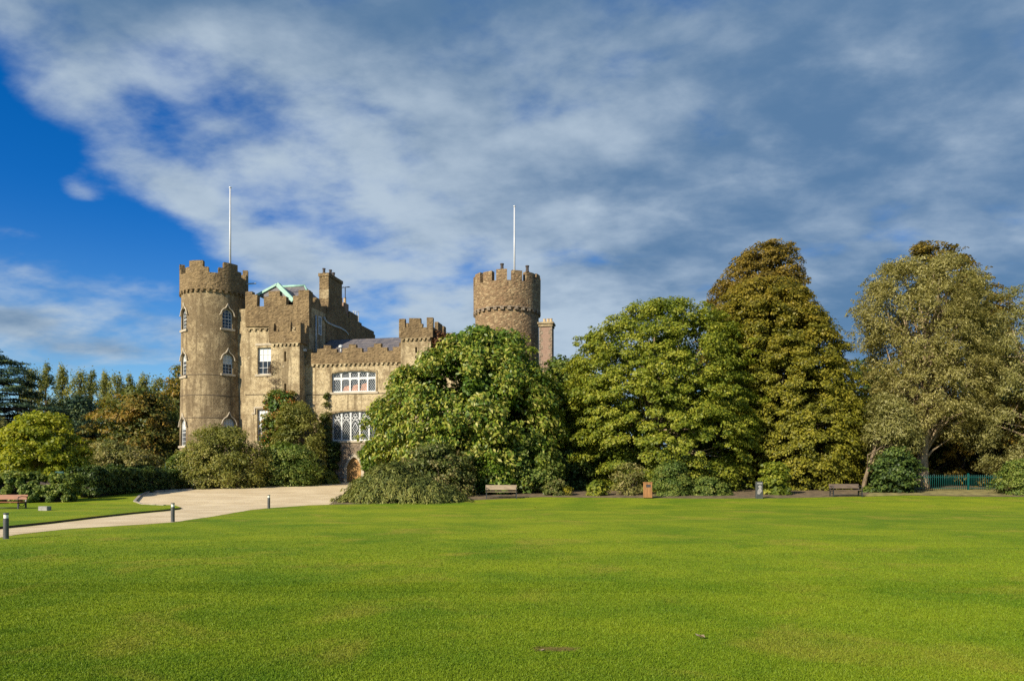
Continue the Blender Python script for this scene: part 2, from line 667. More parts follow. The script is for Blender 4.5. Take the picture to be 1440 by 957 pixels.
def brick_mat():
    m, nt, b = new_mat('brick')
    tc = _n(nt, 'ShaderNodeTexCoord')
    br = _n(nt, 'ShaderNodeTexBrick')
    br.inputs['Scale'].default_value = 4.0
    br.inputs['Color1'].default_value = (0.20, 0.115, 0.08, 1)
    br.inputs['Color2'].default_value = (0.27, 0.175, 0.12, 1)
    br.inputs['Mortar'].default_value = (0.33, 0.27, 0.20, 1)
    mp = _n(nt, 'ShaderNodeMapping')
    mp.inputs['Rotation'].default_value = (R(90), 0, 0)
    nt.links.new(tc.outputs['Object'], mp.inputs[0])
    nt.links.new(mp.outputs[0], br.inputs['Vector'])
    nt.links.new(br.outputs[0], b.inputs['Base Color'])
    b.inputs['Roughness'].default_value = 0.9
    return m


def wood_mat(name, a, c, sc=(1.2, 9, 9), rough=0.55):
    m, nt, b = new_mat(name)
    tc = _n(nt, 'ShaderNodeTexCoord')
    mp = _n(nt, 'ShaderNodeMapping')
    mp.inputs['Scale'].default_value = sc
    nt.links.new(tc.outputs['Object'], mp.inputs[0])
    f = noise(nt, mp.outputs[0], 2.2, 4, 0.6, 0.3)
    nt.links.new(mixc(nt, sstep(nt, f, 0.3, 0.7), a, c), b.inputs['Base Color'])
    b.inputs['Roughness'].default_value = rough
    return m


M = {}
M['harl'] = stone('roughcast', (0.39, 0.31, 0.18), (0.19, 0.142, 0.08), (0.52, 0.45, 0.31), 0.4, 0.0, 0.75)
M['harl_pale'] = stone('pale_roughcast', (0.50, 0.41, 0.245), (0.26, 0.198, 0.112), (0.62, 0.54, 0.38), 0.45, 0.0, 0.85)  # paler roughcast of the flat walls, turrets and their corbels
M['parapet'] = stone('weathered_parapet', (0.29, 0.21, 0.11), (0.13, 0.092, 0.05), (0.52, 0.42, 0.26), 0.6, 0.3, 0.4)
M['rubble'] = stone('rubble_stone', (0.42, 0.315, 0.175), (0.17, 0.118, 0.066), (0.52, 0.44, 0.30), 0.4, 0.7, 0.3, (0.30, 0.19, 0.105))
M['base_rubble'] = stone('rubble_base', (0.38, 0.32, 0.23), (0.18, 0.14, 0.10), (0.5, 0.45, 0.36), 0.3, 0.7, 0.3, (0.3, 0.22, 0.15))
M['dressed'] = plain('dressed_stone', (0.40, 0.345, 0.25), 0.85, 0, 0.18, 3, 0.3)
M['dark_string'] = plain('dark_string_course', (0.12, 0.09, 0.055), 0.9, 0, 0.3, 3)
M['slate'] = slate_mat()
M['brick'] = brick_mat()
M['copper'] = plain('green_copper', (0.26, 0.46, 0.365), 0.6, 0, 0.15, 3)
M['white'] = plain('white_paint', (0.52, 0.535, 0.525), 0.5, 0, 0.06, 3)
M['blind'] = plain('window_blind', (0.60, 0.64, 0.64), 0.8, 0, 0.06, 2)
M['glass'] = plain('window_glass', (0.018, 0.022, 0.026), 0.06, 0, 0.3, 2)
M['curtain'] = plain('curtain', (0.42, 0.20, 0.12), 0.8, 0, 0.3, 6)
M['pole'] = plain('pole_paint', (0.52, 0.54, 0.56), 0.4, 0, 0.05, 2)
M['lead'] = plain('lead_pipe', (0.33, 0.37, 0.40), 0.5, 0, 0.15, 3)
M['iron'] = plain('dark_iron', (0.022, 0.024, 0.026), 0.5, 0, 0.3, 5)
M['pot'] = plain('sooty_pot', (0.055, 0.045, 0.04), 0.8, 0, 0.3, 5)
M['claypot'] = plain('clay_pot', (0.48, 0.36, 0.2), 0.8, 0, 0.2, 5)
M['door'] = wood_mat('oak_door', (0.27, 0.135, 0.035), (0.46, 0.26, 0.075), (9, 9, 0.9))
M['lawn'] = lawn_mat('lawn')
M['blades'] = lawn_mat('grass_blades', True)
M['gravel'] = gravel_mat()
M['soil'] = plain('soil', (0.075, 0.047, 0.026), 0.95, 0, 0.5, 1.5, 0.8)
M['mulch'] = plain('leaf_mulch', (0.14, 0.10, 0.05), 0.95, 0, 0.5, 2.5, 0.9)
M['kerb'] = plain('kerb_stone', (0.32, 0.28, 0.22), 0.9, 0, 0.3, 2, 0.5)
M['steel'] = plain('bollard_steel', (0.075, 0.08, 0.078), 0.45, 0.2, 0.15, 5)
M['lens'] = plain('lamp_lens', (0.78, 0.78, 0.66), 0.25, 0, 0.06, 5)
M['slat_orange'] = wood_mat('varnished_slats', (0.16, 0.045, 0.005), (0.25, 0.075, 0.009))
M['slat_pale'] = wood_mat('weathered_slats', (0.20, 0.15, 0.09), (0.34, 0.265, 0.165))
M['slat_dark'] = wood_mat('dark_slats', (0.085, 0.06, 0.04), (0.15, 0.11, 0.075))
M['bin_wood'] = wood_mat('bin_timber', (0.20, 0.085, 0.022), (0.32, 0.15, 0.042), (9, 9, 0.8))
M['concrete'] = plain('concrete', (0.28, 0.27, 0.25), 0.9, 0, 0.2, 6, 0.3)
M['teal'] = plain('teal_paint', (0.002, 0.072, 0.065), 0.45, 0, 0.2, 4)
M['green_paint'] = plain('dark_green_paint', (0.006, 0.05, 0.03), 0.5, 0, 0.2, 4)
M['bark'] = bark_mat('bark', (0.06, 0.045, 0.03), (0.15, 0.115, 0.075))
M['bark_pale'] = bark_mat('pale_bark', (0.16, 0.118, 0.068), (0.38, 0.29, 0.18))
M['bark_mid'] = bark_mat('tan_bark', (0.10, 0.075, 0.045), (0.22, 0.165, 0.10))
M['bark_dark'] = bark_mat('dark_bark', (0.025, 0.02, 0.015), (0.06, 0.05, 0.035))

L = {}
L['magnolia'] = leaf_mat('magnolia_leaf', [(0.05, 0.1, 0.014), (0.1, 0.165, 0.017), (0.18, 0.235, 0.022), (0.29, 0.305, 0.045), (0.4, 0.38, 0.09)], 0.25, 0.42, 0.25)
L['lime'] = leaf_mat('lime_leaf', [(0.095, 0.138, 0.015), (0.17, 0.213, 0.019), (0.26, 0.288, 0.026), (0.39, 0.385, 0.05)], 0.40, 0.5, 0.35)
L['gold'] = leaf_mat('golden_leaf', [(0.095, 0.105, 0.014), (0.175, 0.18, 0.018), (0.26, 0.25, 0.024), (0.35, 0.315, 0.036)], 0.40, 0.5, 0.35, top=((0.95, 0.74, 0.85), 9.0, 22.0))
L['bronze'] = leaf_mat('bronze_leaf', [(0.094, 0.077, 0.015), (0.165, 0.127, 0.020), (0.242, 0.176, 0.024), (0.308, 0.215, 0.033)], 0.38, 0.5, 0.3)
L['silver'] = leaf_mat('silver_leaf', [(0.135, 0.14, 0.04), (0.21, 0.21, 0.06), (0.3, 0.285, 0.09), (0.44, 0.42, 0.19)], 0.40, 0.5, 0.35)
L['silver_brown'] = leaf_mat('tawny_leaf', [(0.15, 0.135, 0.035), (0.23, 0.21, 0.055), (0.32, 0.295, 0.09), (0.46, 0.42, 0.18)], 0.40, 0.5, 0.35)
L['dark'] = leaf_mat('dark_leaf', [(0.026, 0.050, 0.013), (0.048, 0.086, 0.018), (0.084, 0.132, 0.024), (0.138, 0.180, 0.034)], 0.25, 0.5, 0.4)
L['cedar'] = leaf_mat('cedar_needles', [(0.017, 0.043, 0.026), (0.034, 0.072, 0.038), (0.066, 0.110, 0.043), (0.156, 0.198, 0.060)], 0.15, 0.6, 0.45)
L['poplar'] = leaf_mat('poplar_leaf', [(0.143, 0.171, 0.055), (0.209, 0.231, 0.066), (0.286, 0.292, 0.077), (0.341, 0.319, 0.077)], 0.40, 0.5, 0.4)
L['beech'] = leaf_mat('beech_leaf', [(0.059, 0.092, 0.021), (0.125, 0.145, 0.026), (0.224, 0.172, 0.029), (0.343, 0.211, 0.032)], 0.35, 0.5, 0.55)
L['yellow'] = leaf_mat('yellow_leaf', [(0.13, 0.175, 0.013), (0.235, 0.28, 0.016), (0.33, 0.35, 0.02), (0.42, 0.41, 0.05)], 0.45, 0.5, 0.4)
L['cream'] = leaf_mat('cream_shrub_leaf', [(0.103, 0.127, 0.029), (0.196, 0.201, 0.048), (0.299, 0.270, 0.086), (0.414, 0.356, 0.149)], 0.35, 0.55, 0.4)
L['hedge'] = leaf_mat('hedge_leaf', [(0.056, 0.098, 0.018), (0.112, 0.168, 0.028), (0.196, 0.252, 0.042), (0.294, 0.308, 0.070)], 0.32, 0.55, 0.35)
L['olive'] = leaf_mat('olive_shrub_leaf', [(0.095, 0.115, 0.024), (0.176, 0.189, 0.035), (0.257, 0.257, 0.051), (0.351, 0.317, 0.081)], 0.35, 0.5, 0.4)
L['shrub'] = leaf_mat('green_shrub_leaf', [(0.065, 0.111, 0.018), (0.124, 0.182, 0.029), (0.195, 0.247, 0.044), (0.299, 0.325, 0.078)], 0.35, 0.5, 0.35)
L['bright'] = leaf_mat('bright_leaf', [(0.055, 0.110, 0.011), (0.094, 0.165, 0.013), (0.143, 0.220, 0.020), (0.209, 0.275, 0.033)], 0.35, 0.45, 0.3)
L['creeper'] = leaf_mat('creeper_leaf', [(0.052, 0.104, 0.018), (0.091, 0.156, 0.023), (0.143, 0.195, 0.029), (0.221, 0.156, 0.026), (0.416, 0.130, 0.023)], 0.25, 0.45, 0.5)
L['twiggy'] = leaf_mat('brown_twigs', [(0.061, 0.042, 0.026), (0.110, 0.075, 0.046), (0.165, 0.116, 0.072)], 0.1, 0.7, 0.4)
L['russet'] = leaf_mat('russet_leaf', [(0.099, 0.050, 0.022), (0.187, 0.083, 0.033), (0.275, 0.132, 0.055)], 0.2, 0.6, 0.4)
L['juniper'] = leaf_mat('juniper_leaf', [(0.075, 0.100, 0.022), (0.131, 0.156, 0.033), (0.200, 0.213, 0.044), (0.275, 0.263, 0.069)], 0.18, 0.6, 0.45)
L['pinkish'] = leaf_mat('mixed_shrub_leaf', [(0.06, 0.085, 0.018), (0.11, 0.14, 0.028), (0.17, 0.18, 0.045), (0.27, 0.225, 0.09)], 0.25, 0.5, 0.4)
L['flower'] = leaf_mat('yellow_flower', [(0.12, 0.15, 0.02), (0.25, 0.22, 0.02), (0.42, 0.34, 0.02)], 0.3, 0.5, 0.3)


# ------------------------------------------------------------------ foliage
def quads(name, V, mat, parent, lr, sr):
    """V: (n,4,3) leaves"""
    n = len(V)
    me = bpy.data.meshes.new(name)
    me.vertices.add(n * 4)
    me.vertices.foreach_set('co', V.reshape(-1).astype(np.float32))
    me.loops.add(n * 4)
    me.loops.foreach_set('vertex_index', np.arange(n * 4, dtype=np.int32))
    me.polygons.add(n)
    me.polygons.foreach_set('loop_start', np.arange(0, n * 4, 4, dtype=np.int32))
    a = me.attributes.new('leaf_rand', 'FLOAT', 'FACE')
    a.data.foreach_set('value', lr.astype(np.float32))
    a = me.attributes.new('spray_rand', 'FLOAT', 'FACE')
    a.data.foreach_set('value', sr.astype(np.float32))
    me.update(calc_edges=True)
    return link(name, me, mat, parent)


def unit(a):
    return a / np.maximum(np.linalg.norm(a, axis=-1, keepdims=True), 1e-9)


def leaves(rng, C, O, Rad, n_total, ln, wd, flat=0.6, droop=0.2, spray_len=1.25, up=0.32, outw=0.5, jit=0.5, hang=0.5, shell=0.2, stretch=None):
    """leaf quads for sprays centred at C, facing O, of radius Rad"""
    w = Rad ** 2
    k = rng.choice(len(C), size=n_total, p=w / w.sum())
    c, o, r = C[k], O[k], Rad[k][:, None]
    d = unit(rng.normal(size=(n_total, 3)))
    bias = o * 0.7 + np.array([0, 0, 0.55])
    s = (d * bias).sum(1)
    fl = (s < -0.1) & (rng.random(n_total) < 0.6)
    d[fl] *= -1
    rr = r * (shell + (1 - shell) * np.sqrt(rng.random((n_total, 1))))
    off = d * rr
    off[:, 2] *= flat
    off += o * ((rng.random((n_total, 1)) - 0.45) * r * spray_len)
    if stretch is not None:
        off[:, 2] *= stretch
    oo = (off * o).sum(1)
    off[:, 2] -= droop * np.maximum(oo, 0) ** 2 / r[:, 0]
    p = c + off
    nrm = unit(d * 0.55 + np.array([0, 0, up]) + o * outw + rng.normal(size=(n_total, 3)) * jit)
    t = rng.normal(size=(n_total, 3)) * 0.7 + o * 0.8 - np.array([0, 0, hang])
    t = unit(t - nrm * (t * nrm).sum(1, keepdims=True))
    b = np.cross(nrm, t)
    sc = (0.55 + 0.9 * rng.random((n_total, 1)))
    Lh = ln * 0.5 * sc
    Wh = wd * 0.5 * sc
    V = np.stack([p - t * Lh, p + b * Wh - t * Lh * 0.1 + nrm * Wh * 0.35, p + t * Lh - nrm * Lh * 0.25, p - b * Wh - t * Lh * 0.1 + nrm * Wh * 0.35], axis=1)
    spray = rng.random(len(C))[k]
    return V, rng.random(n_total), spray


def envelope(rows, Y, base):
    """rows (py, left px, right px) of a crown outline standing at depth Y -> z, centre, half width"""
    rows = sorted(rows, key=lambda q: -q[0])
    z = np.array([EYE + (HY - q[0]) / F * Y - base.z for q in rows])
    cx = np.array([((q[1] + q[2]) / 2 - CX) / F * Y - base.x for q in rows])
    a = np.array([(q[2] - q[1]) / 2 / F * Y for q in rows])
    return z, cx, a


def crown_points(rng, env, n, crad, t0, t1, depth, vary=0.35, front=0.0):
    z, cx, a = env
    zz = np.linspace(z[0], z[-1], 400)
    aa = np.interp(zz, z, a)
    p = np.maximum(aa, 0.05)
    zs = rng.choice(zz, size=n * 3, p=p / p.sum()) + rng.normal(size=n * 3) * 0.05
    th = rng.random(n * 3) * 2 * PI
    ok = (np.sin(th) < 0) | (rng.random(n * 3) > front)
    zs, th = zs[ok][:n], th[ok][:n]
    n = len(zs)
    t = t0 + (t1 - t0) * np.sqrt(rng.random(n))
    A = np.maximum(np.interp(zs, z, a), 0.1)
    Cc = np.interp(zs, z, cx)
    rad = crad * (1 - vary + 2 * vary * rng.random(n))
    rad = np.minimum(rad, np.maximum(A * 0.8, 0.25))
    Ae = np.maximum(A - rad * 0.75, A * 0.25)
    x = Cc + Ae * np.cos(th) * t
    y = Ae * depth * np.sin(th) * t
    top = z[-1]
    zs = np.minimum(zs, top - rad * 0.45)
    zs = np.maximum(zs, z[0] + rad * 0.35)
    C = np.stack([x, y, zs], 1)
    h = (zs - z[0]) / max(top - z[0], 0.1)
    O = unit(np.stack([np.cos(th) * t, np.sin(th) * t, 0.15 + 0.9 * h ** 2], 1))
    return C, O, rad


def make_crown(seed, rows, Y, base, n_clump, crad, n_leaf, ln, wd, depth=0.85, core=0.25, edge=40, front=0.25, **kw):
    rng = np.random.default_rng(seed)
    env = envelope(rows, Y, base)
    C, O, r = crown_points(rng, env, n_clump, crad, 0.72, 1.0, depth, 0.4, front)
    Ce, Oe, re_ = crown_points(rng, env, edge, crad * 0.42, 1.0, 1.12, depth, 0.4, front)
    C1, O1, r1 = np.concatenate([C, Ce]), np.concatenate([O, Oe]), np.concatenate([r, re_])
    V, lr, sr = leaves(rng, C1, O1, r1, n_leaf, ln, wd, **kw)
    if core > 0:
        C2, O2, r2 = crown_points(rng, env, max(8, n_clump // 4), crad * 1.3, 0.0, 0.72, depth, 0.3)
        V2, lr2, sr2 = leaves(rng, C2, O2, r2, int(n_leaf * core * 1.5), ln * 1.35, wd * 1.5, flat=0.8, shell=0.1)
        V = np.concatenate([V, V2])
        lr = np.concatenate([lr, lr2 * 0.5])  # inner leaves held to darker ramp tones, painting the crown's inner shade
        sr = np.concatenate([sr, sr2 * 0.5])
    return V, lr, sr, C


def limbs(mb, rng, trunk_pts, trunk_r, targets, r0, n=6, sag=0.1, start=(0.3, 0.95)):
    mb.tube(trunk_pts, trunk_r, 10)
    P = [Vector(p) for p in trunk_pts]
    for tgt in targets:
        tgt = Vector(tgt)
        f = start[0] + (start[1] - start[0]) * rng.random()
        s = f * (len(P) - 1)
        i = min(int(s), len(P) - 2)
        a = P[i].lerp(P[i + 1], s - i)
        if tgt.z < a.z + 0.2 and rng.random() < 0.7:
            f2 = max(0.05, f * 0.5)
            s = f2 * (len(P) - 1)
            i = min(int(s), len(P) - 2)
            a = P[i].lerp(P[i + 1], s - i)
        rr = trunk_r[i] * 0.5 * (0.6 + 0.5 * rng.random())
        rr = min(rr, r0)
        m1 = a.lerp(tgt, 0.35) + Vector((rng.normal() * 0.25, rng.normal() * 0.25, 0.12 * (tgt - a).length * (0.6 + rng.random())))
        m2 = a.lerp(tgt, 0.7) + Vector((rng.normal() * 0.3, rng.normal() * 0.3, 0.10 * (tgt - a).length * rng.random()))
        mb.tube([a, m1, m2, tgt], [rr, rr * 0.7, rr * 0.42, rr * 0.15], n)


def make_tree(name, label, seed, rows, Y, base_px, lmat, bark, n_clump, crad, n_leaf, ln, wd, trunk_top=0.7, trunk_rad=0.35,
              n_limb=24, lean=0.0, group=None, cat='tree', limb_r=0.14, inner_limbs=0.8, **kw):
    base = gp(base_px, Y)
    root = empty(name, base)
    tag(root, label, cat, group)
    V, lr, sr, C = make_crown(seed, rows, Y, base, n_clump, crad, n_leaf, ln, wd, **kw)
    quads('crown', V, L[lmat], root, lr, sr)
    rng = np.random.default_rng(seed + 1000)
    env = envelope(rows, Y, base)
    top = env[0][-1] * trunk_top
    tx = float(np.interp(top, env[0], env[1]))
    pts, rad = [(0, 0, -0.3), (0, 0, 0.05)], [trunk_rad * 1.5, trunk_rad * 1.25]
    for k in range(1, 7):
        f = k / 6
        pts.append((tx * f ** 1.3 + lean * math.sin(f * PI) + rng.normal() * 0.08, rng.normal() * 0.1, top * f))
        rad.append(trunk_rad * (1 - 0.8 * f))
    mb = MB()
    sel = rng.choice(len(C), size=min(n_limb, len(C)), replace=False)
    tg = []
    for i in sel:
        c = C[i].copy()
        xm = float(np.interp(c[2], env[0], env[1]))
        c[0] = xm + (c[0] - xm) * inner_limbs
        c[1] *= inner_limbs
        tg.append(tuple(c))
    limbs(mb, rng, pts, rad, tg, limb_r)
    mb.build('trunk', M[bark], root)
    return root


def make_shrub(name, label, seed, rows, Y, lmat, n_clump, crad, n_leaf, ln, wd, base_px=None, group=None, cat='shrub', stems=5, **kw):
    bp = base_px if base_px is not None else (rows[-1][1] + rows[-1][2]) / 2
    base = gp(bp, Y)
    kw.setdefault('depth', 0.7)
    kw.setdefault('edge', 25)
    root = empty(name, base)
    tag(root, label, cat, group)
    V, lr, sr, C = make_crown(seed, rows, Y, base, n_clump, crad, n_leaf, ln, wd, **kw)
    quads('foliage', V, L[lmat], root, lr, sr)
    rng = np.random.default_rng(seed + 500)
    mb = MB()
    for i in range(stems):
        c = C[rng.integers(len(C))] * np.array([0.85, 0.85, 0.85])
        b = Vector((c[0] * 0.35, c[1] * 0.35, -0.1))
        mb.tube([b, b.lerp(Vector(c), 0.5) + Vector((0, 0, 0.1)), c], [0.05, 0.035, 0.012], 5)
    mb.build('stem', M['bark'], root)
    return root


# ------------------------------------------------------------------ ground
def sheet(name, pts, off, mat, thick=0.0, jitter=0.0, side_mat=None):
    """a sheet draped over the ground; pts are world (x, y)"""
    bm = bmesh.new()
    if jitter:
        rnd = random.Random(5)
        dense = []
        for i in range(len(pts)):
            a, b = Vector(pts[i]).to_2d(), Vector(pts[(i + 1) % len(pts)]).to_2d()
            n = max(1, min(60, int((b - a).length / 0.35)))
            for k in range(n):
                q = a.lerp(b, k / n)
                j = jitter if k else 0
                dense.append((q.x + rnd.uniform(-j, j), q.y + rnd.uniform(-j, j)))
        pts = dense
    vs = [bm.verts.new((p[0], p[1], 0)) for p in pts]
    bm.faces.new(vs)
    for yy in (42.0, 66.0):
        geom = bm.verts[:] + bm.edges[:] + bm.faces[:]
        bmesh.ops.bisect_plane(bm, geom=geom, plane_co=(0, yy, 0), plane_no=(0, 1, 0))
    bmesh.ops.triangulate(bm, faces=bm.faces[:])
    if thick:
        r = bmesh.ops.extrude_face_region(bm, geom=bm.faces[:])
        up = [e for e in r['geom'] if isinstance(e, bmesh.types.BMVert)]
        for v in bm.verts:
            v.co.z = gz(v.co.y) - 0.02
        for v in up:
            v.co.z = gz(v.co.y) + thick
    else:
        for v in bm.verts:
            v.co.z = gz(v.co.y) + off
    bmesh.ops.recalc_face_normals(bm, faces=bm.faces)
    if not thick:
        for f in bm.faces:
            if f.normal.z < 0:
                f.normal_flip()
    me = bpy.data.meshes.new(name)
    bm.to_mesh(me)
    if side_mat:
        me.materials.append(mat)
        me.materials.append(side_mat)
        for p in me.polygons:
            p.material_index = 0 if p.normal.z > 0.5 else 1
    bm.free()
    o = bpy.data.objects.new(name, me)
    if not side_mat:
        me.materials.append(mat)
    COL.objects.link(o)
    tag(o, kind='structure')
    return o


def gpx(*pts):
    return [tuple(ground_pt(*p))[:2] for p in pts]


mb = MB()
xs = [-900, -300, -120, -60, -30, 0, 30, 60, 120, 300, 900]
ys = [-80, 0, 20, 42, 66, 120, 300, 1500]
for j, yv in enumerate(ys):
    for xv in xs:
        mb.v.append((xv, yv, gz(yv)))
nx = len(xs)
for j in range(len(ys) - 1):
    for i in range(nx - 1):
        mb.f.append((j * nx + i, j * nx + i + 1, (j + 1) * nx + i + 1, (j + 1) * nx + i))
        mb.smooth.append(False)
tag(mb.build('lawn', M['lawn']), kind='structure')

near = [(-160, 777), (0, 755.5), (33, 750), (100, 743), (200, 737), (243, 734), (300, 725.7), (350, 717), (378, 714), (433, 710), (467, 709)]
far = [(255, 716), (230, 719), (187, 723), (133, 729), (67, 737), (0, 744), (-160, 762)]
rim = [(210, 692.5), (197, 698), (189.5, 706.5), (200, 710.5), (247, 712.5)]
path_px = near + [(490, 693), (512, 679), (520, 676)] + [(440, 676), (300, 684), (230, 690)] + rim + far
sheet('gravel_path', gpx(*path_px), 0.006, M['gravel'], jitter=0.035)
spit = [(-160, 761), (0, 743.2), (67, 736.2), (133, 728.2), (187, 722.2), (230, 718.2), (255, 715.2), (246, 711.8), (200, 709.8), (188.5, 706),
        (196, 697), (209, 691), (196, 690), (150, 692), (100, 697), (-160, 704)]
sheet('lawn_verge', gpx(*spit), 0, M['lawn'], thick=0.075, side_mat=M['soil'])
bed = [(462, 709), (560, 707), (640, 704), (683, 702), (760, 698.5), (900, 699.8), (1000, 700.5), (1100, 700), (1280, 696), (1360, 697.5), (1440, 698), (1700, 698)]
bw = gpx(*bed) + [(75, 75), (75, 110), (-10, 110), (-13.0, 69)]
sheet('planting_bed', bw, 0.006, M['mulch'], jitter=0.05)
bl = gpx((-160, 706), (100, 698), (150, 693), (196, 691.5), (209, 692.5), (230, 690.5), (300, 684.5), (440, 676.5), (500, 676.5)) + [(-16, 75), (-90, 120), (-90, 50)]
sheet('shrub_bed', bl, 0.010, M['soil'], jitter=0.05)
# dry grass and mulch in front of the teal fence
sheet('dry_verge', gpx((1215, 698), (1280, 695.5), (1420, 696.5), (1420, 690), (1400, 686.5), (1290, 686.5), (1225, 692)), 0.012, plain('dry_grass', (0.22, 0.19, 0.06), 0.95, 0, 0.5, 2.0, 0.8), jitter=0.05)
# stone edging round the end of the forecourt
mb = MB()
kp = [ground_pt(*p) for p in [(270, 688.6), (230, 690.6), (210, 691.8), (197, 697.4), (189, 706.3), (200, 710.3), (232, 712.0)]]
for a, b in zip(kp[:-1], kp[1:]):
    n = max(1, int(round((b - a).length / 0.9)))
    for k in range(n):
        p, q = a.lerp(b, k / n), a.lerp(b, (k + 0.96) / n)
        d = (q - p).normalized()
        s = Vector((-d.y, d.x, 0)) * 0.07
        z0, z1 = -0.05, 0.11
        vs = [p + s, q + s, q - s, p - s]
        mb.add([v + Vector((0, 0, z0)) for v in vs] + [v + Vector((0, 0, z1)) for v in vs],
               [(0, 1, 2, 3), (4, 7, 6, 5), (0, 4, 5, 1), (1, 5, 6, 2), (2, 6, 7, 3), (3, 7, 4, 0)])
tag(mb.build('kerb', M['kerb']), kind='structure')

# mown grass blades in the foreground
rng = np.random.default_rng(7)


def grass(n, y0, y1, power):
    y = y0 * (y1 / y0) ** (rng.random(n) ** power)
    x = (rng.random(n) * 2 - 1) * (0.74 * y + 1.2)
    h = (0.007 + 0.012 * rng.random(n)) * (1 + 0.010 * y) * np.clip((30 - y) / 14, 0.25, 1)
    w = (0.0034 + 0.0030 * rng.random(n)) * (0.7 + 0.055 * y)
    a = rng.random(n) * 2 * PI
    lean = rng.normal(size=(n, 2)) * (h * 0.55)[:, None]
    p = np.stack([x, y, np.zeros(n)], 1)
    s = np.stack([np.cos(a) * w, np.sin(a) * w, np.zeros(n)], 1)
    t = p + np.concatenate([lean, h[:, None]], 1)
    p[:, 2] = -0.004
    return np.stack([p - s, p + s, t + s * 0.25, t - s * 0.25], 1)


V = np.concatenate([grass(620000, 4.2, 12.0, 1.0), grass(300000, 11.0, 28.0, 1.35)])
sc_ = ground_pt(782, 912)
q_ = ((V[:, 0, 0] - sc_.x) / 0.22) ** 2 + ((V[:, 0, 1] - sc_.y) / 0.10) ** 2
keep = (q_ > 1.0) | (rng.random(len(V)) < 0.25)
# no blades on the path
nearw = [ground_pt(*p) for p in near]
xs_ = np.array([p.x for p in nearw]); ys_ = np.array([p.y for p in nearw])
o_ = np.argsort(xs_)
keep &= ~((V[:, 0, 0] < xs_.max()) & (V[:, 0, 1] > np.interp(V[:, 0, 0], xs_[o_], ys_[o_]) - 0.05))
V = V[keep]
g = quads('grass', V, M['blades'], None, rng.random(len(V)), rng.random(len(V)))
tag(g, 'short mown grass blades of the lawn', 'grass', kind='stuff')


# ------------------------------------------------------------------ the castle
AN = R(11.0)
CA, SA = math.cos(AN), math.sin(AN)
Y0 = 68.0
X0 = (434.5 - CX) / F * Y0
GB = GTOP
castle = empty('castle', (X0, Y0, GB), -AN)
tag(castle, 'tall brown stone castle with battlements, two round towers and flagpoles', 'castle')


def P(px, py, w):
    s = (px - CX) / F
    t = (w + X0 * SA + Y0 * CA) / (s * SA + CA)
    return ((s * t - X0) * CA - (t - Y0) * SA, EYE + (HY - py) / F * t - GB)


def U(px, w):
    return P(px, 600, w)[0]


def Zc(py, px, w):
    return P(px, py, w)[1]


def side_w(px, u):
    """depth in the castle's frame at which the plane of local x = u shows at column px"""
    s = (px - CX) / F
    # X = X0 + u*CA + w*SA ; Y = Y0 - u*SA + w*CA ; X = s*Y
    return (s * (Y0 - u * SA) - X0 - u * CA) / (SA - s * CA)


def zside(py, u, w):
    Yw = Y0 - u * SA + w * CA
    return EYE + (HY - py) / F * Yw - GB


def corbels(mb, u0, u1, w, ztop, pitch=0.44, drop=0.26, out=0.16, wd=0.24):
    """one toothed band of corbels under a battlement"""
    n = max(1, int(round((u1 - u0) / pitch)))
    pts = [(u1, ztop - 0.003), (u0, ztop - 0.003)]
    zm = ztop - 0.07
    pts.append((u0, zm))
    for i in range(n):
        c = u0 + (i + 0.5) * (u1 - u0) / n
        pts += [(c - wd / 2, zm), (c - wd * 0.36, ztop - drop), (c + wd * 0.36, ztop - drop), (c + wd / 2, zm)]
    pts.append((u1, zm))
    mb.prism(pts, w - out * 0.9, w + 0.01)


def ring_corbels(mb, n, r0, r1, z0, z1, cx, cy):
    """a toothed ring: 2n columns, every other one hangs lower"""
    zm = z1 - (z1 - z0) * 0.3
    vs, fs = [], []
    m = 2 * n
    for i in range(m):
        g = 2 * PI * i / m
        sn, c = math.sin(g), -math.cos(g)
        for r in (r0, r1):
            for z in (z0, zm, z1):
                vs.append((cx + r * sn, cy + r * c, z))
    for i in range(m):
        a, b = i * 6, ((i + 1) % m) * 6
        lo = 0 if i % 2 == 0 else 1
        fs.append((a + 3 + lo, b + 3 + lo, b + 5, a + 5) if lo else (a + 3, b + 3, b + 4, a + 4))
        if not lo:
            fs.append((a + 4, b + 4, b + 5, a + 5))
            fs += [(a, a + 3, a + 4, a + 1), (b, b + 1, b + 4, b + 3)]
        fs.append((a + lo, b + lo, b + 3 + lo, a + 3 + lo))
        fs.append((a + 2, a + 5, b + 5, b + 2))
    mb.add(vs, fs)


def stepped(profile, w):
    """profile: list of (px, py) along a battlement's top, left to right -> (u, z)"""
    rnd = random.Random(int(abs(w) * 100) + len(profile))
    out = []
    for x, y in profile:
        u, z = P(x, y, w)
        out.append((u + rnd.uniform(-0.025, 0.025), z + rnd.uniform(-0.035, 0.035)))
    return out


# --- left round tower
TW = 0.6
tu = U(301.5, TW)
Yt = Y0 - tu * SA + TW * CA
k = Yt / F
Rb, Rp = 43.4 * k, 45.0 * k


kf = (Yt - Rb) / F


def zt(py):
    return EYE + (HY - py) * kf - GB


def ring(mb, r0, r1, z0, z1, cx, cy, n=72):
    mb.arc(r0, r1, 0, 2 * PI - 1e-4, z0, z1, cx, cy, 2 * PI / n)


# columns around the tower's axis: angle 0 faces the viewer; local frame is turned, so offset it
vang = math.atan2((301.5 - CX), F) - AN   # direction from camera relative to local +y


def loc_ang(g):
    return g - vang


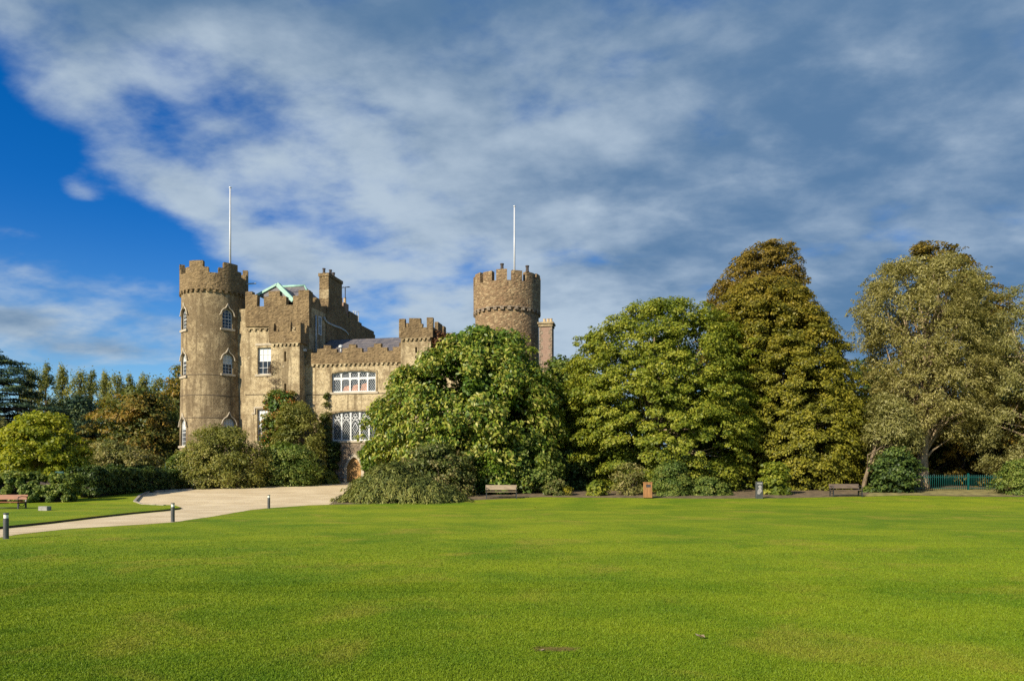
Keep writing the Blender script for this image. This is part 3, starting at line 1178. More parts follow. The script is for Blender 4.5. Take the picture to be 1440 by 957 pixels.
mb = MB()
mb.lathe([(Rb * 1.045, -0.8), (Rb * 1.04, 1.5), (Rb * 1.012, zt(556)), (Rb, zt(526)), (Rb * 0.985, zt(410)), (Rb * 0.985, zt(396))], 96, tu, TW)
tower = mb.build('round_tower', M['harl'], castle)
mb = MB()
zc0 = zt(404.5)
mb.lathe([(Rb, zc0 - 0.12), (Rp, zc0), (Rp, zt(382.5)), (Rp - 0.45, zt(382.5)), (Rp - 0.46, zt(386.5))], 96, tu, TW)
for c0 in range(-33, 327, 60):
    c0 = R(c0 + 1.5)
    for a0, a1, py in ((-22, -13, 374.5), (-13, 13, 366), (13, 22, 375)):
        mb.arc(Rp - 0.45, Rp + 0.002, loc_ang(c0 + R(a0)), loc_ang(c0 + R(a1)), zt(385), zt(py), tu, TW, R(3))
mb.build('parapet', M['parapet'], tower)
mb = MB()
ring_corbels(mb, 36, Rb - 0.05, Rp + 0.02, zt(409.5), zt(404.5), tu, TW)
mb.build('corbel_course', M['parapet'], tower)
mb = MB()
for py in (526, 554.7, 586.7):
    f = 1.0 + 0.012 * max(0, min(1, (py - 526) / 30)) + 0.02 * max(0, (py - 556) / 60)
    ring(mb, Rb * f - 0.1, Rb * f + 0.035, zt(py + 0.5), zt(py - 0.5), tu, TW)
mb.build('string_course', M['dark_string'], tower)
tower_cut = []


# --- windows
def arch_pts(w, h, rise, n=10, pointed=False):
    """closed outline of an opening centred on x=0, from z=0"""
    pts = [(-w / 2, 0), (w / 2, 0), (w / 2, h - rise)]
    if rise > 0:
        for i in range(1, n):
            a = i / n
            if pointed:
                x = w / 2 - w * a
                z = h - rise + rise * (1 - abs(2 * a - 1) ** 1.9)
            else:
                x = (w / 2) * math.cos(PI * a)
                z = h - rise + rise * math.sin(PI * a) ** (1.0 if rise > w * 0.3 else 1.0)
            pts.append((x, z))
        pts.append((-w / 2, h - rise))
    else:
        pts.append((-w / 2, h))
    return pts


def seg_pts(w, h, rise, n=12):
    """segmental arch"""
    r = (w * w / 4 + rise * rise) / (2 * rise)
    half = math.asin(w / 2 / r)
    pts = [(-w / 2, 0), (w / 2, 0)]
    for i in range(n + 1):
        g = half - 2 * half * i / n
        pts.append((r * math.sin(g), h - rise + r * math.cos(g) - r * math.cos(half)))
    return pts


def frame_from(mb, outer, t, y0, y1):
    """a frame of width t following an outline"""
    n = len(outer)
    cx = sum(p[0] for p in outer) / n
    cz = (min(p[1] for p in outer) + max(p[1] for p in outer)) / 2
    hw = max(p[0] for p in outer)
    hh = (max(p[1] for p in outer) - min(p[1] for p in outer)) / 2
    inner = [(cx + (p[0] - cx) * (1 - t / hw), cz + (p[1] - cz) * (1 - t / hh)) for p in outer]
    for i in range(n):
        j = (i + 1) % n
        q = [outer[i], outer[j], inner[j], inner[i]]
        if (Vector(q[0]) - Vector(q[1])).length < 1e-5:
            continue
        mb.prism(q, y0, y1)
    return inner


def window_at(kind, label, loc, rz, w, h, rows=4, cols=3, blind=0.0, hood=True):
    """local frame: x along the wall, y into the wall, z up from the sill"""
    if kind == 'ogee':
        rise = w * 0.55
        out = arch_pts(w, h, rise)
    else:
        rise = 0
        out = arch_pts(w, h, 0)
    mb = MB()
    frame_from(mb, out, 0.07, 0.20, 0.27)
    bw = 0.035
    for i in range(1, cols):
        x = -w / 2 + w * i / cols
        top = h if rise == 0 else h - rise + rise * math.sqrt(max(0, 1 - (x / (w / 2)) ** 2))
        mb.box(x - bw / 2, x + bw / 2, 0.205, 0.24, 0.05, top - 0.05)
    for j in range(1, rows):
        z = h * j / rows
        hw = w / 2 if (rise == 0 or z < h - rise) else (w / 2) * math.sqrt(max(0, 1 - ((z - h + rise) / rise) ** 2))
        tk = bw if j != rows // 2 else 0.07
        mb.box(-hw + 0.05, hw - 0.05, 0.203, 0.243, z - tk / 2, z + tk / 2)
    f = mb.build('window', M['white'], castle, loc, rz)
    if label:
        f['label'] = label
    mb = MB()
    mb.prism(out, 0.25, 0.30)
    mb.build('pane', M['glass'], f)
    if blind:
        zb = h * (1 - blind)
        mb = MB()
        if rise:
            pts = [(-w / 2 + .06, zb), (w / 2 - .06, zb), (w / 2 - .06, h - rise)]
            for i in range(1, 10):
                pts.append(((w / 2 - .06) * math.cos(PI * i / 10), h - rise + (rise - .06) * math.sin(PI * i / 10)))
            pts.append((-w / 2 + .06, h - rise))
        else:
            pts = [(-w / 2 + .06, zb), (w / 2 - .06, zb), (w / 2 - .06, h - .06), (-w / 2 + .06, h - .06)]
        mb.prism(pts, 0.243, 0.249)
        mb.build('blind', M['blind'], f)
    mb = MB()
    mb.box(-w / 2 - 0.2, w / 2 + 0.2, -0.10, 0.22, -0.20, -0.005)
    mb.build('sill', M['dressed'], f)
    if hood and kind == 'ogee':
        mb = MB()
        hw = w / 2 + 0.16
        zs = h - rise - 0.05
        pts = []
        for i in range(0, 8):
            g = R(58) * i / 7
            pts.append((hw * math.cos(g), zs + (rise + 0.14) * math.sin(g)))
        x0, z0 = pts[-1]
        for i in range(1, 8):
            a = i / 7
            pts.append((x0 * (1 - a), z0 + (rise * 0.30) * a + 0.36 * a ** 2.6))
        full = [(hw + 0.14, zs - 0.02), (hw + 0.03, zs - 0.03)] + pts
        L_ = [(-x, -0.03, z) for x, z in full]
        R_ = [(x, -0.03, z) for x, z in full][::-1]
        mb.tube(L_ + R_[1:], 0.062, 8)
        mb.build('hood_mould', M['dressed'], f)
    return f


def recess(out, loc, rz, y0=-0.6, y1=0.31):
    mb = MB()
    mb.prism(out, y0, y1)
    c, s = math.cos(rz), math.sin(rz)
    mb.v = [(loc[0] + x * c - y * s, loc[1] + x * s + y * c, loc[2] + z) for x, y, z in mb.v]
    return mb


tw_specs = [
    # angle, py top, py bottom (glass), blind, label
    (23.0, 431.5, 459, 0.0), (23.5, 495, 523.5, 0.52), (25.0, 586, 616, 0.6),
    (-64, 431, 461, 0.0), (-64, 495, 527, 0.35), (-64, 588, 626, 0.4)]
for a, pt_, pb, bl_ in tw_specs:
    la = loc_ang(R(a))
    rr = Rb * (0.99 if pb < 500 else 1.0 if pb < 540 else 1.028)
    loc = (tu + rr * math.sin(la), TW - rr * math.cos(la), zt(pb))
    w_ = 0.95 if pb < 600 else 1.08
    window_at('ogee', None, loc, la, w_, zt(pt_) - zt(pb), rows=6, cols=4 if pb > 540 else 3, blind=bl_)
    tower_cut.append(recess(arch_pts(w_, zt(pt_) - zt(pb), w_ * 0.55), loc, la))
cut(tower, tower_cut)
smooth_by_angle(tower)

# --- main block beside the tower
UL, UR = U(345, 0.0), 0.0
DEP = 16.0
zwall = Zc(430, 434.5, 0)
mb = MB()
mb.box(UL - 1.0, UR, 0.0, 8.0, -0.8, zwall)
block = mb.build('main_block', M['harl_pale'], castle)
w1 = (P(362, 526, 0), P(381, 488, 0))
wloc = ((w1[0][0] + w1[1][0]) / 2, 0, w1[0][1])
ww, wh = w1[1][0] - w1[0][0], w1[1][1] - w1[0][1]
window_at('sash', 'white sash window with its blind half drawn', wloc, 0, ww, wh, rows=4, cols=3, blind=0.5)
w2 = (P(361.5, 620, 0), P(376, 575, 0))
wloc2 = ((w2[0][0] + w2[1][0]) / 2, 0, w2[0][1])
ww2, wh2 = w2[1][0] - w2[0][0], w2[1][1] - w2[0][1]
f2 = window_at('sash', None, wloc2, 0, ww2, wh2, rows=4, cols=3, blind=0.6)
mb = MB()
h0 = wh2
mb.box(-ww2 / 2 - 0.28, ww2 / 2 + 0.28, -0.09, 0.05, h0 + 0.10, h0 + 0.24)
mb.box(-ww2 / 2 - 0.28, -ww2 / 2 - 0.15, -0.09, 0.05, h0 - 0.45, h0 + 0.098)
mb.box(-ww2 / 2 - 0.52, -ww2 / 2 - 0.282, -0.09, 0.05, h0 - 0.45, h0 - 0.32)
mb.box(ww2 / 2 + 0.15, ww2 / 2 + 0.28, -0.09, 0.05, h0 - 0.45, h0 + 0.098)
mb.build('hood_mould', M['dressed'], f2)
cut(block, [recess(arch_pts(ww, wh, 0), wloc, 0), recess(arch_pts(ww2, wh2, 0), wloc2, 0)])
# battlements of the front
mb = MB()
prof = [(345, 459), (434.5, 459), (434.5, 408), (419.5, 408), (419.5, 416), (412, 416), (412, 428.5), (402, 428.5), (402, 416), (393.5, 416), (393.5, 409),
        (378, 409), (378, 416.5), (371, 416.5), (371, 430), (361.5, 430), (361.5, 414.5), (354.5, 414.5), (354.5, 409.5), (345, 409.5)]
mb.prism(stepped(prof, -0.15), -0.15, 0.35)
par = mb.build('parapet', M['parapet'], block)
mb = MB()
corbels(mb, U(347, 0), U(434.5, 0), 0.0, Zc(458.5, 434, 0), 0.55)
mb.build('corbel_course', M['harl_pale'], block)
mb = MB()
mb.box(U(345, 0), UR, -0.05, 0.02, Zc(554, 380, 0) - 0.03, Zc(554, 380, 0) + 0.03)
mb.build('string_course', M['dark_string'], block)
mb = MB()
mb.box(U(359.5, 0), U(383, 0), -0.06, 0.03, Zc(485.5, 370, 0), Zc(482.5, 370, 0))
mb.build('lintel', M['dressed'], block)

# --- flank wall running back, in shade
mb = MB()


def zsp(px, py):
    w = side_w(px, 0.0)
    return (w, zside(py, 0.0, w))


fl = [(0.36, -0.8), (0.36, zsp(435.5, 409)[1]), (zsp(440, 411)[0], zsp(440, 411)[1]), (zsp(440, 424)[0], zsp(440, 424)[1]), zsp(445, 427), zsp(445, 418), zsp(449, 420)]
fl += [zsp(452, 430), zsp(484, 430), zsp(487, 440), zsp(490.5, 448), (16.0, zsp(490.5, 448)[1]), (16.0, -0.8)]
mb.prism(fl, -0.55, -0.002, 'x')
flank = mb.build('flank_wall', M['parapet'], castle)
mb = MB()
for a_, b_, t_, bt in ((491, 497, 437, 472), (497.2, 503, 441, 472), (503.2, 508, 452, 474), (508.2, 514, 458, 474), (514.2, 521, 462, 475), (521.2, 527, 468, 475)):
    wa, wb = side_w(a_, 0.0), side_w(b_, 0.0)
    mb.box(-1.2, 0.05, wa, wb, zside(bt, 0, wb) - 4.0, zside(t_, 0, wa))
mb.build('rear_battlements', M['parapet'], castle)
# flank window and pipes
wa, wb = side_w(447.5, 0.0), side_w(451.8, 0.0)
za, zb = zside(470, 0, wa), zside(444, 0, wa)
mb = MB()
frame_from(mb, [(-(wb - wa) / 2, 0), ((wb - wa) / 2, 0), ((wb - wa) / 2, zb - za), (-(wb - wa) / 2, zb - za)], 0.09, 0.0, 0.06)
mb.box(-0.03, 0.03, 0.01, 0.05, 0.05, zb - za - 0.05)
mb.box(-(wb - wa) / 2 + .05, (wb - wa) / 2 - .05, 0.012, 0.052, (zb - za) / 2 - .04, (zb - za) / 2 + .04)
fw = mb.build('window', M['white'], castle, (0.05, (wa + wb) / 2, za), R(90))
mb = MB()
mb.box(-(wb - wa) / 2 + .05, (wb - wa) / 2 - .05, 0.03, 0.045, 0.04, zb - za - 0.04)
mb.build('pane', M['glass'], fw)
mb = MB()
wp = side_w(444.2, 0.08)
mb.tube([(0.09, wp, zside(494, 0.08, wp)), (0.09, wp, zside(443, 0.08, wp))], 0.075)
mb.build('drainpipe', M['lead'], castle)
mb = MB()
pts = []
for px, py in ((455.6, 446), (457, 450), (460, 453.5), (468, 457.5), (478, 461), (485, 465), (489.5, 470.5)):
    w = side_w(px, 0.1)
    pts.append((0.12, w, zside(py, 0.1, w)))
mb.tube(pts, 0.10)
mb.build('drainpipe', M['lead'], castle)

# --- big chimney on the flank
wc = side_w(462, 0.10)
wd_ = side_w(481, 0.10)
uL = U(449, wc)


def zcw(py):
    return zside(py, 0.1, wc)


mb = MB()
mb.box(uL, 0.10, wc, wd_, zcw(425), zcw(388))
mb.box(uL - 0.08, 0.18, wc - 0.08, wd_ + 0.08, zcw(387.9), zcw(383.5))
# battered shoulder below
b = [(wc, zcw(425) - 0.002), (wd_, zcw(425) - 0.002), (wd_ + 0.5, zcw(432)), (side_w(488.5, 0.1), zcw(446)), (side_w(489.5, 0.1), zcw(482)), (wc - 0.5, zcw(482)), (wc - 0.35, zcw(445))]
mb.prism(b, uL + 0.1, 0.10, 'x')
chim = mb.build('chimney_stack', M['parapet'], castle)
mb = MB()
mb.box(uL - 0.012, 0.112, wc - 0.012, wc + 0.2, zcw(418.5), zcw(407))
mb.build('render_patch', M['harl_pale'], chim)
for i, (uu, wwq) in enumerate(((uL + 0.35, wc + 0.3), (uL + 0.75, wc + 0.9), (-0.25, wc + 1.9), (uL + 0.4, wc + 2.3))):
    mb = MB()
    mb.lathe([(0.16, 0), (0.17, 0.08), (0.13, 0.12), (0.12, 0.42), (0.16, 0.46), (0.16, 0.55), (0.05, 0.55)], 12)
    mb.build('chimney_pot', M['pot'], chim, (uu, wwq, zcw(383.5) - 0.01))
# short stack behind it with pale pots
mb = MB()
w5 = side_w(486, 0.0)
mb.box(-0.9, -0.1, w5, w5 + 1.0, zside(460, 0, w5), zside(425, 0, w5))
ch2 = mb.build('chimney_stack', M['brick'], castle)
for dx in (-0.7, -0.3):
    mb = MB()
    mb.lathe([(0.17, 0), (0.14, 0.1), (0.13, 0.5), (0.17, 0.58), (0.05, 0.58)], 12)
    mb.build('chimney_pot', M['claypot'], ch2, (dx, w5 + 0.5, zside(425, 0, w5) - 0.01))

# --- roofs behind the front battlements
mb = MB()
wg = 2.0
ap, fl_, fr_ = P(390, 399.8, wg), P(361, 415.5, wg), P(413, 422.5, wg)
mb.prism([fl_, fr_, ap], wg, wg + 5.0)
gab = mb.build('gable_roof', M['slate'], castle)
mb = MB()


def verge(a, b, w, t=0.16):
    d = (Vector(b) - Vector(a)).normalized()
    n = Vector((-d.y, d.x)) * t
    if n.y < 0:
        n = -n
    mb.prism([tuple(Vector(a) - n * 0.9), tuple(Vector(b) - n * 0.9), tuple(Vector(b) + n * 0.7), tuple(Vector(a) + n * 0.7)], w - 0.14, w + 0.30)


verge(fl_, (ap[0] - 0.01, ap[1]), wg, 0.13)
verge((ap[0] + 0.01, ap[1] + 0.03), fr_, wg, 0.24)
mb.build('copper_verge', M['copper'], gab)
mb = MB()
wr = 6.0
r0, r1 = P(397, 403.5, wr), P(441.5, 401.5, wr)
we = 2.5
e0, e1 = (r0[0] - 0.4, zwall + 0.2), (-0.6, zwall + 0.25)
wb2 = wr + 3.5
vs = [(e0[0], we, e0[1]), (e1[0], we, e1[1]), (e1[0], wb2, e1[1]), (e0[0], wb2, e0[1]), (r0[0], wr, r0[1]), (r1[0] - 1.0, wr, r1[1])]
mb.add(vs, [(0, 1, 5, 4), (1, 2, 5), (2, 3, 4, 5), (3, 0, 4), (0, 3, 2, 1)])
hip = mb.build('hipped_roof', M['slate'], castle)
mb = MB()
mb.tube([(r0[0], wr, r0[1] + 0.04), (r1[0] - 1.0, wr, r1[1] + 0.04)], 0.13, 6)
mb.tube([(r1[0] - 1.0, wr, r1[1] + 0.04), (e1[0], we, e1[1] + 0.04)], 0.10, 6)
mb.build('copper_ridge', M['copper'], hip)

# --- square turret on the front
wt = -1.6
mb = MB()
a0, a1 = U(381.8, wt), U(421.2, wt)
mb.box(a0, a1, wt, -0.002, -0.8, Zc(481, 400, wt))
tur = mb.build('square_turret', M['harl_pale'], castle)
slits = []
for px0, px1, py0, py1 in ((399.6, 402.4, 508, 494), (399.6, 402.6, 551, 539)):
    p, q = P(px0, py0, wt), P(px1, py1, wt)
    c = MB()
    c.box(p[0], q[0], wt - 0.3, wt + 0.5, p[1], q[1])
    slits.append(c)
cut(tur, slits)
for px0, px1, py0, py1 in ((399.6, 402.4, 508, 494), (399.6, 402.6, 551, 539)):
    p, q = P(px0, py0, wt), P(px1, py1, wt)
    mb = MB()
    mb.box(p[0] + 0.004, q[0] - 0.004, wt + 0.42, wt + 0.49, p[1] + 0.004, q[1] - 0.004)
    mb.build('arrow_slit', M['iron'], tur)
wp_ = wt - 0.14
b0, b1 = U(378, wp_), U(422.7, wp_)
zb_, zs_ = Zc(482, 400, wp_), Zc(466, 400, wp_)


def zq(py):
    return Zc(py, 400, wp_)


mb = MB()
prof = [(378, 482), (422.7, 482), (422.7, 453), (416, 453), (416, 466), (408.5, 466), (408.5, 452.5), (396.2, 452.5), (396.2, 458), (392, 458), (392, 466), (385, 466), (385, 454), (378, 454)]
mb.prism(stepped(prof, wp_), wp_, wp_ + 0.32)
for uu in (b0, b1 - 0.32):
    s = 0.002
    wq = [(wp_ + 0.322, zq(482)), (-0.16, zq(482)), (-0.16, zq(454)), (-0.52, zq(454)), (-0.52, zq(466)), (-0.95, zq(466)), (-0.95, zq(454)), (-1.38, zq(454)), (-1.38, zq(466)), (wp_ + 0.322, zq(466))]
    mb.prism(wq, uu, uu + 0.32, 'x')
mb.box(b0 + 0.32, b1 - 0.32, wp_ + 0.32, -0.16, zq(482), zq(470))
mb.build('parapet', M['parapet'], tur)
mb = MB()
corbels(mb, a0, a1, wt, zq(481.8), 0.40)
mb.build('corbel_course', M['harl_pale'], tur)

# --- hall wing with the two great windows
wm = -0.4
h0_, h1_ = U(431, wm), U(640, wm)
zpar = Zc(509.5, 500, wm)
mb = MB()
mb.box(h0_ - 0.5, h1_ + 6.0, wm, 9.0, -0.8, zpar + 0.4)
hall = mb.build('hall_wing', M['harl_pale'], castle)
hall_cut = []


def great_window(label, px0, px1, pyt, pyb, rise_px, gothic):
    p, q = P(px0, pyb, wm), P(px1, pyt, wm)
    w, h = q[0] - p[0], q[1] - p[1]
    rise = rise_px * 0.064
    out = seg_pts(w, h, rise)
    loc = ((p[0] + q[0]) / 2, wm, p[1])
    mb = MB()
    frame_from(mb, out, 0.11, 0.14, 0.28)
    nl = 5
    lw = w / nl
    zr = h * (0.66 if not gothic else 0.70)

    def top(x):
        r = (w * w / 4 + rise * rise) / (2 * rise)
        return h - rise + math.sqrt(max(0, r * r - x * x)) - math.sqrt(r * r - w * w / 4)
    for i in range(1, nl):
        x = -w / 2 + lw * i
        mb.box(x - 0.07, x + 0.07, 0.15, 0.27, 0.1, top(x) - 0.08)
    if not gothic:
        mb.box(-w / 2 + 0.1, w / 2 - 0.1, 0.16, 0.26, zr - 0.10, zr + 0.10)
    # tracery
    for i in range(nl):
        c = -w / 2 + lw * (i + 0.5)
        if not gothic:
            # rounded heads of the lights
            for zb, zh in ((0.12, zr - 0.10), (zr + 0.10, top(c) - 0.11)):
                for sx in (-1, 1):
                    xx = sx * (lw / 2 - 0.085)
                    mb.prism([(c + xx, zh), (c + xx, zh - 0.13), (c + xx - sx * 0.04, zh - 0.05), (c + xx - sx * 0.13, zh)], 0.17, 0.25)
        else:
            hw = lw / 2 - 0.085
            prev = None
            for s in (-1, 1):
                arc = []
                for k2 in range(7):
                    t = k2 / 6
                    arc.append((c + s * hw * (1 - t ** 1.6), 0.17 + 0.04, zr - 0.42 + 0.42 * math.sin(t * PI / 2)))
                mb.tube(arc, 0.042, 6)
            # trefoil above each light
            for dx, dz, rr in ((0, 0.42, 0.14), (-0.16, 0.18, 0.13), (0.16, 0.18, 0.13)):
                if zr + dz + rr > top(c) - 0.06:
                    dz = top(c) - 0.08 - rr - zr
                pts = [(c + dx + rr * math.cos(2 * PI * t / 14), 0.20, zr + dz + rr * math.sin(2 * PI * t / 14)) for t in range(15)]
                mb.tube(pts, 0.034, 6)
            for s in (-1, 1):
                mb.tube([(c + s * 0.02, 0.20, zr), (c + s * lw * 0.30, 0.20, zr + 0.06), (c + s * lw * 0.5, 0.20, zr + 0.32), (c + s * lw * 0.36, 0.2, top(c) - 0.1)], 0.034, 6)
    if gothic:
        c = 0.0
        mb.tube([(c, 0.19, zr - 0.25), (c - 0.26, 0.19, zr - 0.72), (c, 0.19, zr - 1.19), (c + 0.26, 0.19, zr - 0.72), (c, 0.19, zr - 0.25)], 0.04, 6)
    f = mb.build('window', M['white'], castle, loc)
    f['label'] = label
    # leaded lattice
    mb = MB()
    pitch = 0.19
    th = 0.017
    for i in range(nl):
        x0, x1 = -w / 2 + lw * i + 0.08, -w / 2 + lw * (i + 1) - 0.08
        zt_ = top((x0 + x1) / 2) - 0.06
        z0_ = 0.1
        sl = 1.55
        n = int((x1 - x0 + (zt_ - z0_) / sl) / pitch) + 2
        for s in (1, -1):
            for k2 in range(-1, n):
                # line x = xs + s*(z-z0)/sl
                xs = (x0 + k2 * pitch - (zt_ - z0_) / sl * 0) if s < 0 else (x1 - k2 * pitch)
                def X(z):
                    return xs - (z - z0_) / sl if s < 0 else xs + (z - z0_) / sl
                zs_l = sorted([z0_, zt_] + [zz for zz in ((z0_ + (xs - x0) * sl, z0_ + (xs - x1) * sl) if s < 0 else (z0_ + (x0 - xs) * sl, z0_ + (x1 - xs) * sl)) if z0_ < zz < zt_])
                for za_, zb_2 in zip(zs_l[:-1], zs_l[1:]):
                    xm = X((za_ + zb_2) / 2)
                    if x0 <= xm <= x1 and zb_2 - za_ > 0.02:
                        d = Vector((X(zb_2) - X(za_), zb_2 - za_)).normalized()
                        nn = Vector((-d.y, d.x)) * th / 2
                        a, b = Vector((X(za_), za_)), Vector((X(zb_2), zb_2))
                        mb.prism([tuple(a + nn), tuple(b + nn), tuple(b - nn), tuple(a - nn)], 0.231 + 0.008 * (s > 0), 0.239 + 0.008 * (s > 0))
    mb.build('lattice', M['lead_white'], f)
    mb = MB()
    mb.prism(seg_pts(w - 0.02, h - 0.01, rise), 0.262, 0.29)
    mb.build('pane', M['glass'], f)
    if not gothic:
        mb = MB()
        for i, hh in ((1, 0.62), (2, 0.72), (3, 0.82)):
            mb.prism([(-w / 2 + lw * i + 0.1, 0.14), (-w / 2 + lw * (i + 1) - 0.1, 0.14), (-w / 2 + lw * (i + 0.85), hh), (-w / 2 + lw * (i + 0.3), hh * 0.85)], 0.252, 0.260)
        mb.build('curtain', M['curtain'], f)
    mb = MB()
    mb.box(-w / 2 - 0.22, w / 2 + 0.22, -0.10, 0.2, -0.17, -0.006)
    mb.build('sill', M['dressed'], f)
    hall_cut.append(recess(seg_pts(w, h, rise), loc, 0, -0.6, 0.32))
    # dark moulded reveal proud of the wall
    mb = MB()
    o2 = seg_pts(w + 0.3, h + 0.15, rise)
    n = len(out)
    for i in range(1, n):
        j = (i + 1) % n
        if j == 0 or True:
            mb.prism([out[i], out[j], o2[j], o2[i]], -0.05, 0.05)
    mb.build('moulded_surround', M['harl'], f)


M['lead_white'] = plain('painted_lead', (0.40, 0.42, 0.41), 0.5, 0, 0.05, 3)
great_window('broad white lattice window in five lights under the battlements', 466.8, 528.5, 520.5, 551.5, 2.6, False)
great_window('tall white gothic tracery window above the oak door', 466.8, 531.0, 577, 619.5, 3.5, True)
# door
pd, qd = P(488.3, 679.5, wm), P(508.3, 642.5, wm)
dw, dh = qd[0] - pd[0], qd[1] - pd[1]
dloc = ((pd[0] + qd[0]) / 2, wm, 0.0)
dh = qd[1]
dout = arch_pts(dw, dh, dw * 0.62, 12, True)
mb = MB()
nb = 8
for i in range(nb):
    x0, x1 = -dw / 2 + dw * i / nb, -dw / 2 + dw * (i + 1) / nb - 0.012
    xm = abs((x0 + x1) / 2) / (dw / 2)
    zt2 = dh - dw * 0.62 * xm ** 1.9
    mb.box(x0, x1, 0.20, 0.26, 0.0, zt2)
door = mb.build('door', M['door'], castle, dloc)
mb = MB()
for zz in (0.45, 1.0, 1.5):
    mb.box(-dw / 2 + 0.05, dw / 2 - 0.05, 0.17, 0.197, zz, zz + 0.05)
    for i in range(9):
        x = -dw / 2 + dw * (i + 0.5) / 9
        mb.box(x - 0.02, x + 0.02, 0.15, 0.169, zz + 0.005, zz + 0.045)
mb.build('iron_strap', M['door'], door)
mb = MB()
mb.tube([(0.12, 0.17, 1.05), (0.12, 0.12, 1.05)], 0.05)
mb.build('knob', M['iron'], door)
mb = MB()
do2 = arch_pts(dw + 0.55, dh + 0.26, (dw + 0.55) * 0.60, 12, True)
n = len(dout)
for i in range(1, n - 1 + 1):
    j = (i + 1) % n
    if i == n - 1:
        q = [dout[i], (dout[0][0], 0), (do2[0][0], 0), do2[i]]
    else:
        q = [dout[i], dout[j], do2[j], do2[i]]
    mb.prism(q, -0.10, 0.10)
mb.build('door_surround', M['dressed'], door)
hall_cut.append(recess(arch_pts(dw, dh + 0.02, dw * 0.62, 12, True), (dloc[0], wm, -0.02), 0, -0.5, 0.3))
cut(hall, hall_cut)
# rubble base below the windows, a shallow facing pierced by the door
mb = MB()
zbase = Zc(623.5, 490, wm)
mb.box(h0_, h1_, wm - 0.03, wm + 0.02, -0.8, zbase)
bs = mb.build('rubble_facing', M['base_rubble'], hall)
cut(bs, [recess(arch_pts(dw + 0.3, dh + 0.14, dw * 0.7, 12, True), (dloc[0], wm, -0.05), 0, -0.5, 0.3)])
# battlements: period of 35.4 px
mb = MB()
prof = [(431, 491), (438, 491), (438, 495.7)]
x = 446.0
py = 490.5
while x < 566:
    dy = -(x - 446) * 0.028
    s = [(x, 495.7 + dy), (x, 490 + dy), (x + 9, 490 + dy), (x + 9, 485 + dy), (x + 19, 485 + dy), (x + 19, 490 + dy), (x + 27.5, 490 + dy), (x + 27.5, 495.7 + dy)]
    prof += [q for q in s if q[0] < 562]
    x += 35.4
while prof[-1][0] > 562:
    prof.pop()
prof += [(564, prof[-1][1])]
prof = [(564, 508.2), (431, 511.8)] + prof
mb.prism(stepped(prof, wm - 0.16), wm - 0.16, wm + 0.22)
mb.build('parapet', M['parapet'], hall)
mb = MB()
zl = Zc(511.3, 435, wm - 0.1)
zr_ = Zc(508.6, 555, wm - 0.1)
corbels(mb, h0_, U(561, wm), wm, (zl + zr_) / 2, 0.44, 0.24, 0.17, 0.22)
mb.build('corbel_course', M['harl_pale'], hall)
mb = MB()
zz = Zc(553.8, 480, wm)
mb.box(h0_, h1_, wm - 0.05, wm + 0.02, zz - 0.03, zz + 0.03)
mb.build('string_course', M['dark_string'], hall)
# slate roof over the hall
mb = MB()
wrd = 4.2
zr2 = Zc(476.5, 500, wrd)
uu0, uu1 = 0.06, U(640, wrd) + 4
mb.prism([(wm + 0.4, zpar + 0.45), (wrd, zr2), (8.6, zpar + 0.45)], uu0, uu1, 'x')
mb.build('hall_roof', M['slate'], castle)

# --- square turret at the end of the hall
we2 = -0.95
mb = MB()
a0, a1 = U(563.5, we2), U(606, we2)
mb.box(a0, a1, we2, 3.0, -0.8, Zc(476, 585, we2))
tur2 = mb.build('square_turret', M['harl_pale'], castle)
p, q = P(583.7, 496, we2), P(586.6, 487.5, we2)
c = MB()
c.box(p[0], q[0], we2 - 0.3, we2 + 0.5, p[1], q[1])
cut(tur2, [c])
mb = MB()
mb.box(p[0] + 0.004, q[0] - 0.004, we2 + 0.42, we2 + 0.49, p[1] + 0.004, q[1] - 0.004)
mb.build('arrow_slit', M['iron'], tur2)
wp2 = we2 - 0.14
prof = [(561, 474.5), (608.5, 474.5), (608.5, 446.5), (600, 446.5), (600, 460), (594, 460), (594, 455), (591.5, 455), (591.5, 447), (575, 447), (575, 460), (569.7, 460), (569.7, 448), (561, 448)]
mb = MB()
mb.prism(stepped(prof, wp2), wp2, wp2 + 0.32)
b0, b1 = U(561, wp2), U(608.5, wp2)


def zq2(py):
    return Zc(py, 585, wp2)


for uu in (b0, b1 - 0.32):
    wq = [(wp2 + 0.322, zq2(474.5)), (3.1, zq2(474.5)), (3.1, zq2(448)), (2.4, zq2(448)), (2.4, zq2(460)), (1.9, zq2(460)), (1.9, zq2(448)), (0.5, zq2(448)), (0.5, zq2(460)), (wp2 + 0.322, zq2(460))]
    mb.prism(wq, uu, uu + 0.32, 'x')
mb.prism([(b0 + 0.322, zq2(474.5)), (b1 - 0.322, zq2(474.5)), (b1 - 0.322, zq2(452)), (b1 - 1.0, zq2(452)), (b1 - 1.0, zq2(460)), (b0 + 1.0, zq2(460)), (b0 + 1.0, zq2(448)), (b0 + 0.322, zq2(448))], 2.78, 3.1)
mb.box(b0 + 0.32, b1 - 0.32, wp2 + 0.32, 2.78, zq2(474.4), zq2(466))
mb.build('parapet', M['parapet'], tur2)
mb = MB()
corbels(mb, a0, a1, we2, zq2(474.3), 0.42)
mb.build('corbel_course', M['harl_pale'], tur2)
# link wall behind the trees
mb = MB()
wl = 0.4
p = P(609, 482, wl)
mb.box(p[0], U(690, wl), wl, wl + 0.5, -0.8, p[1])
q = P(626.5, 468.5, wl)
mb.box(q[0], U(637, wl), wl, wl + 0.5, p[1] - 0.002, q[1])
mb.build('link_wall', M['rubble'], castle)

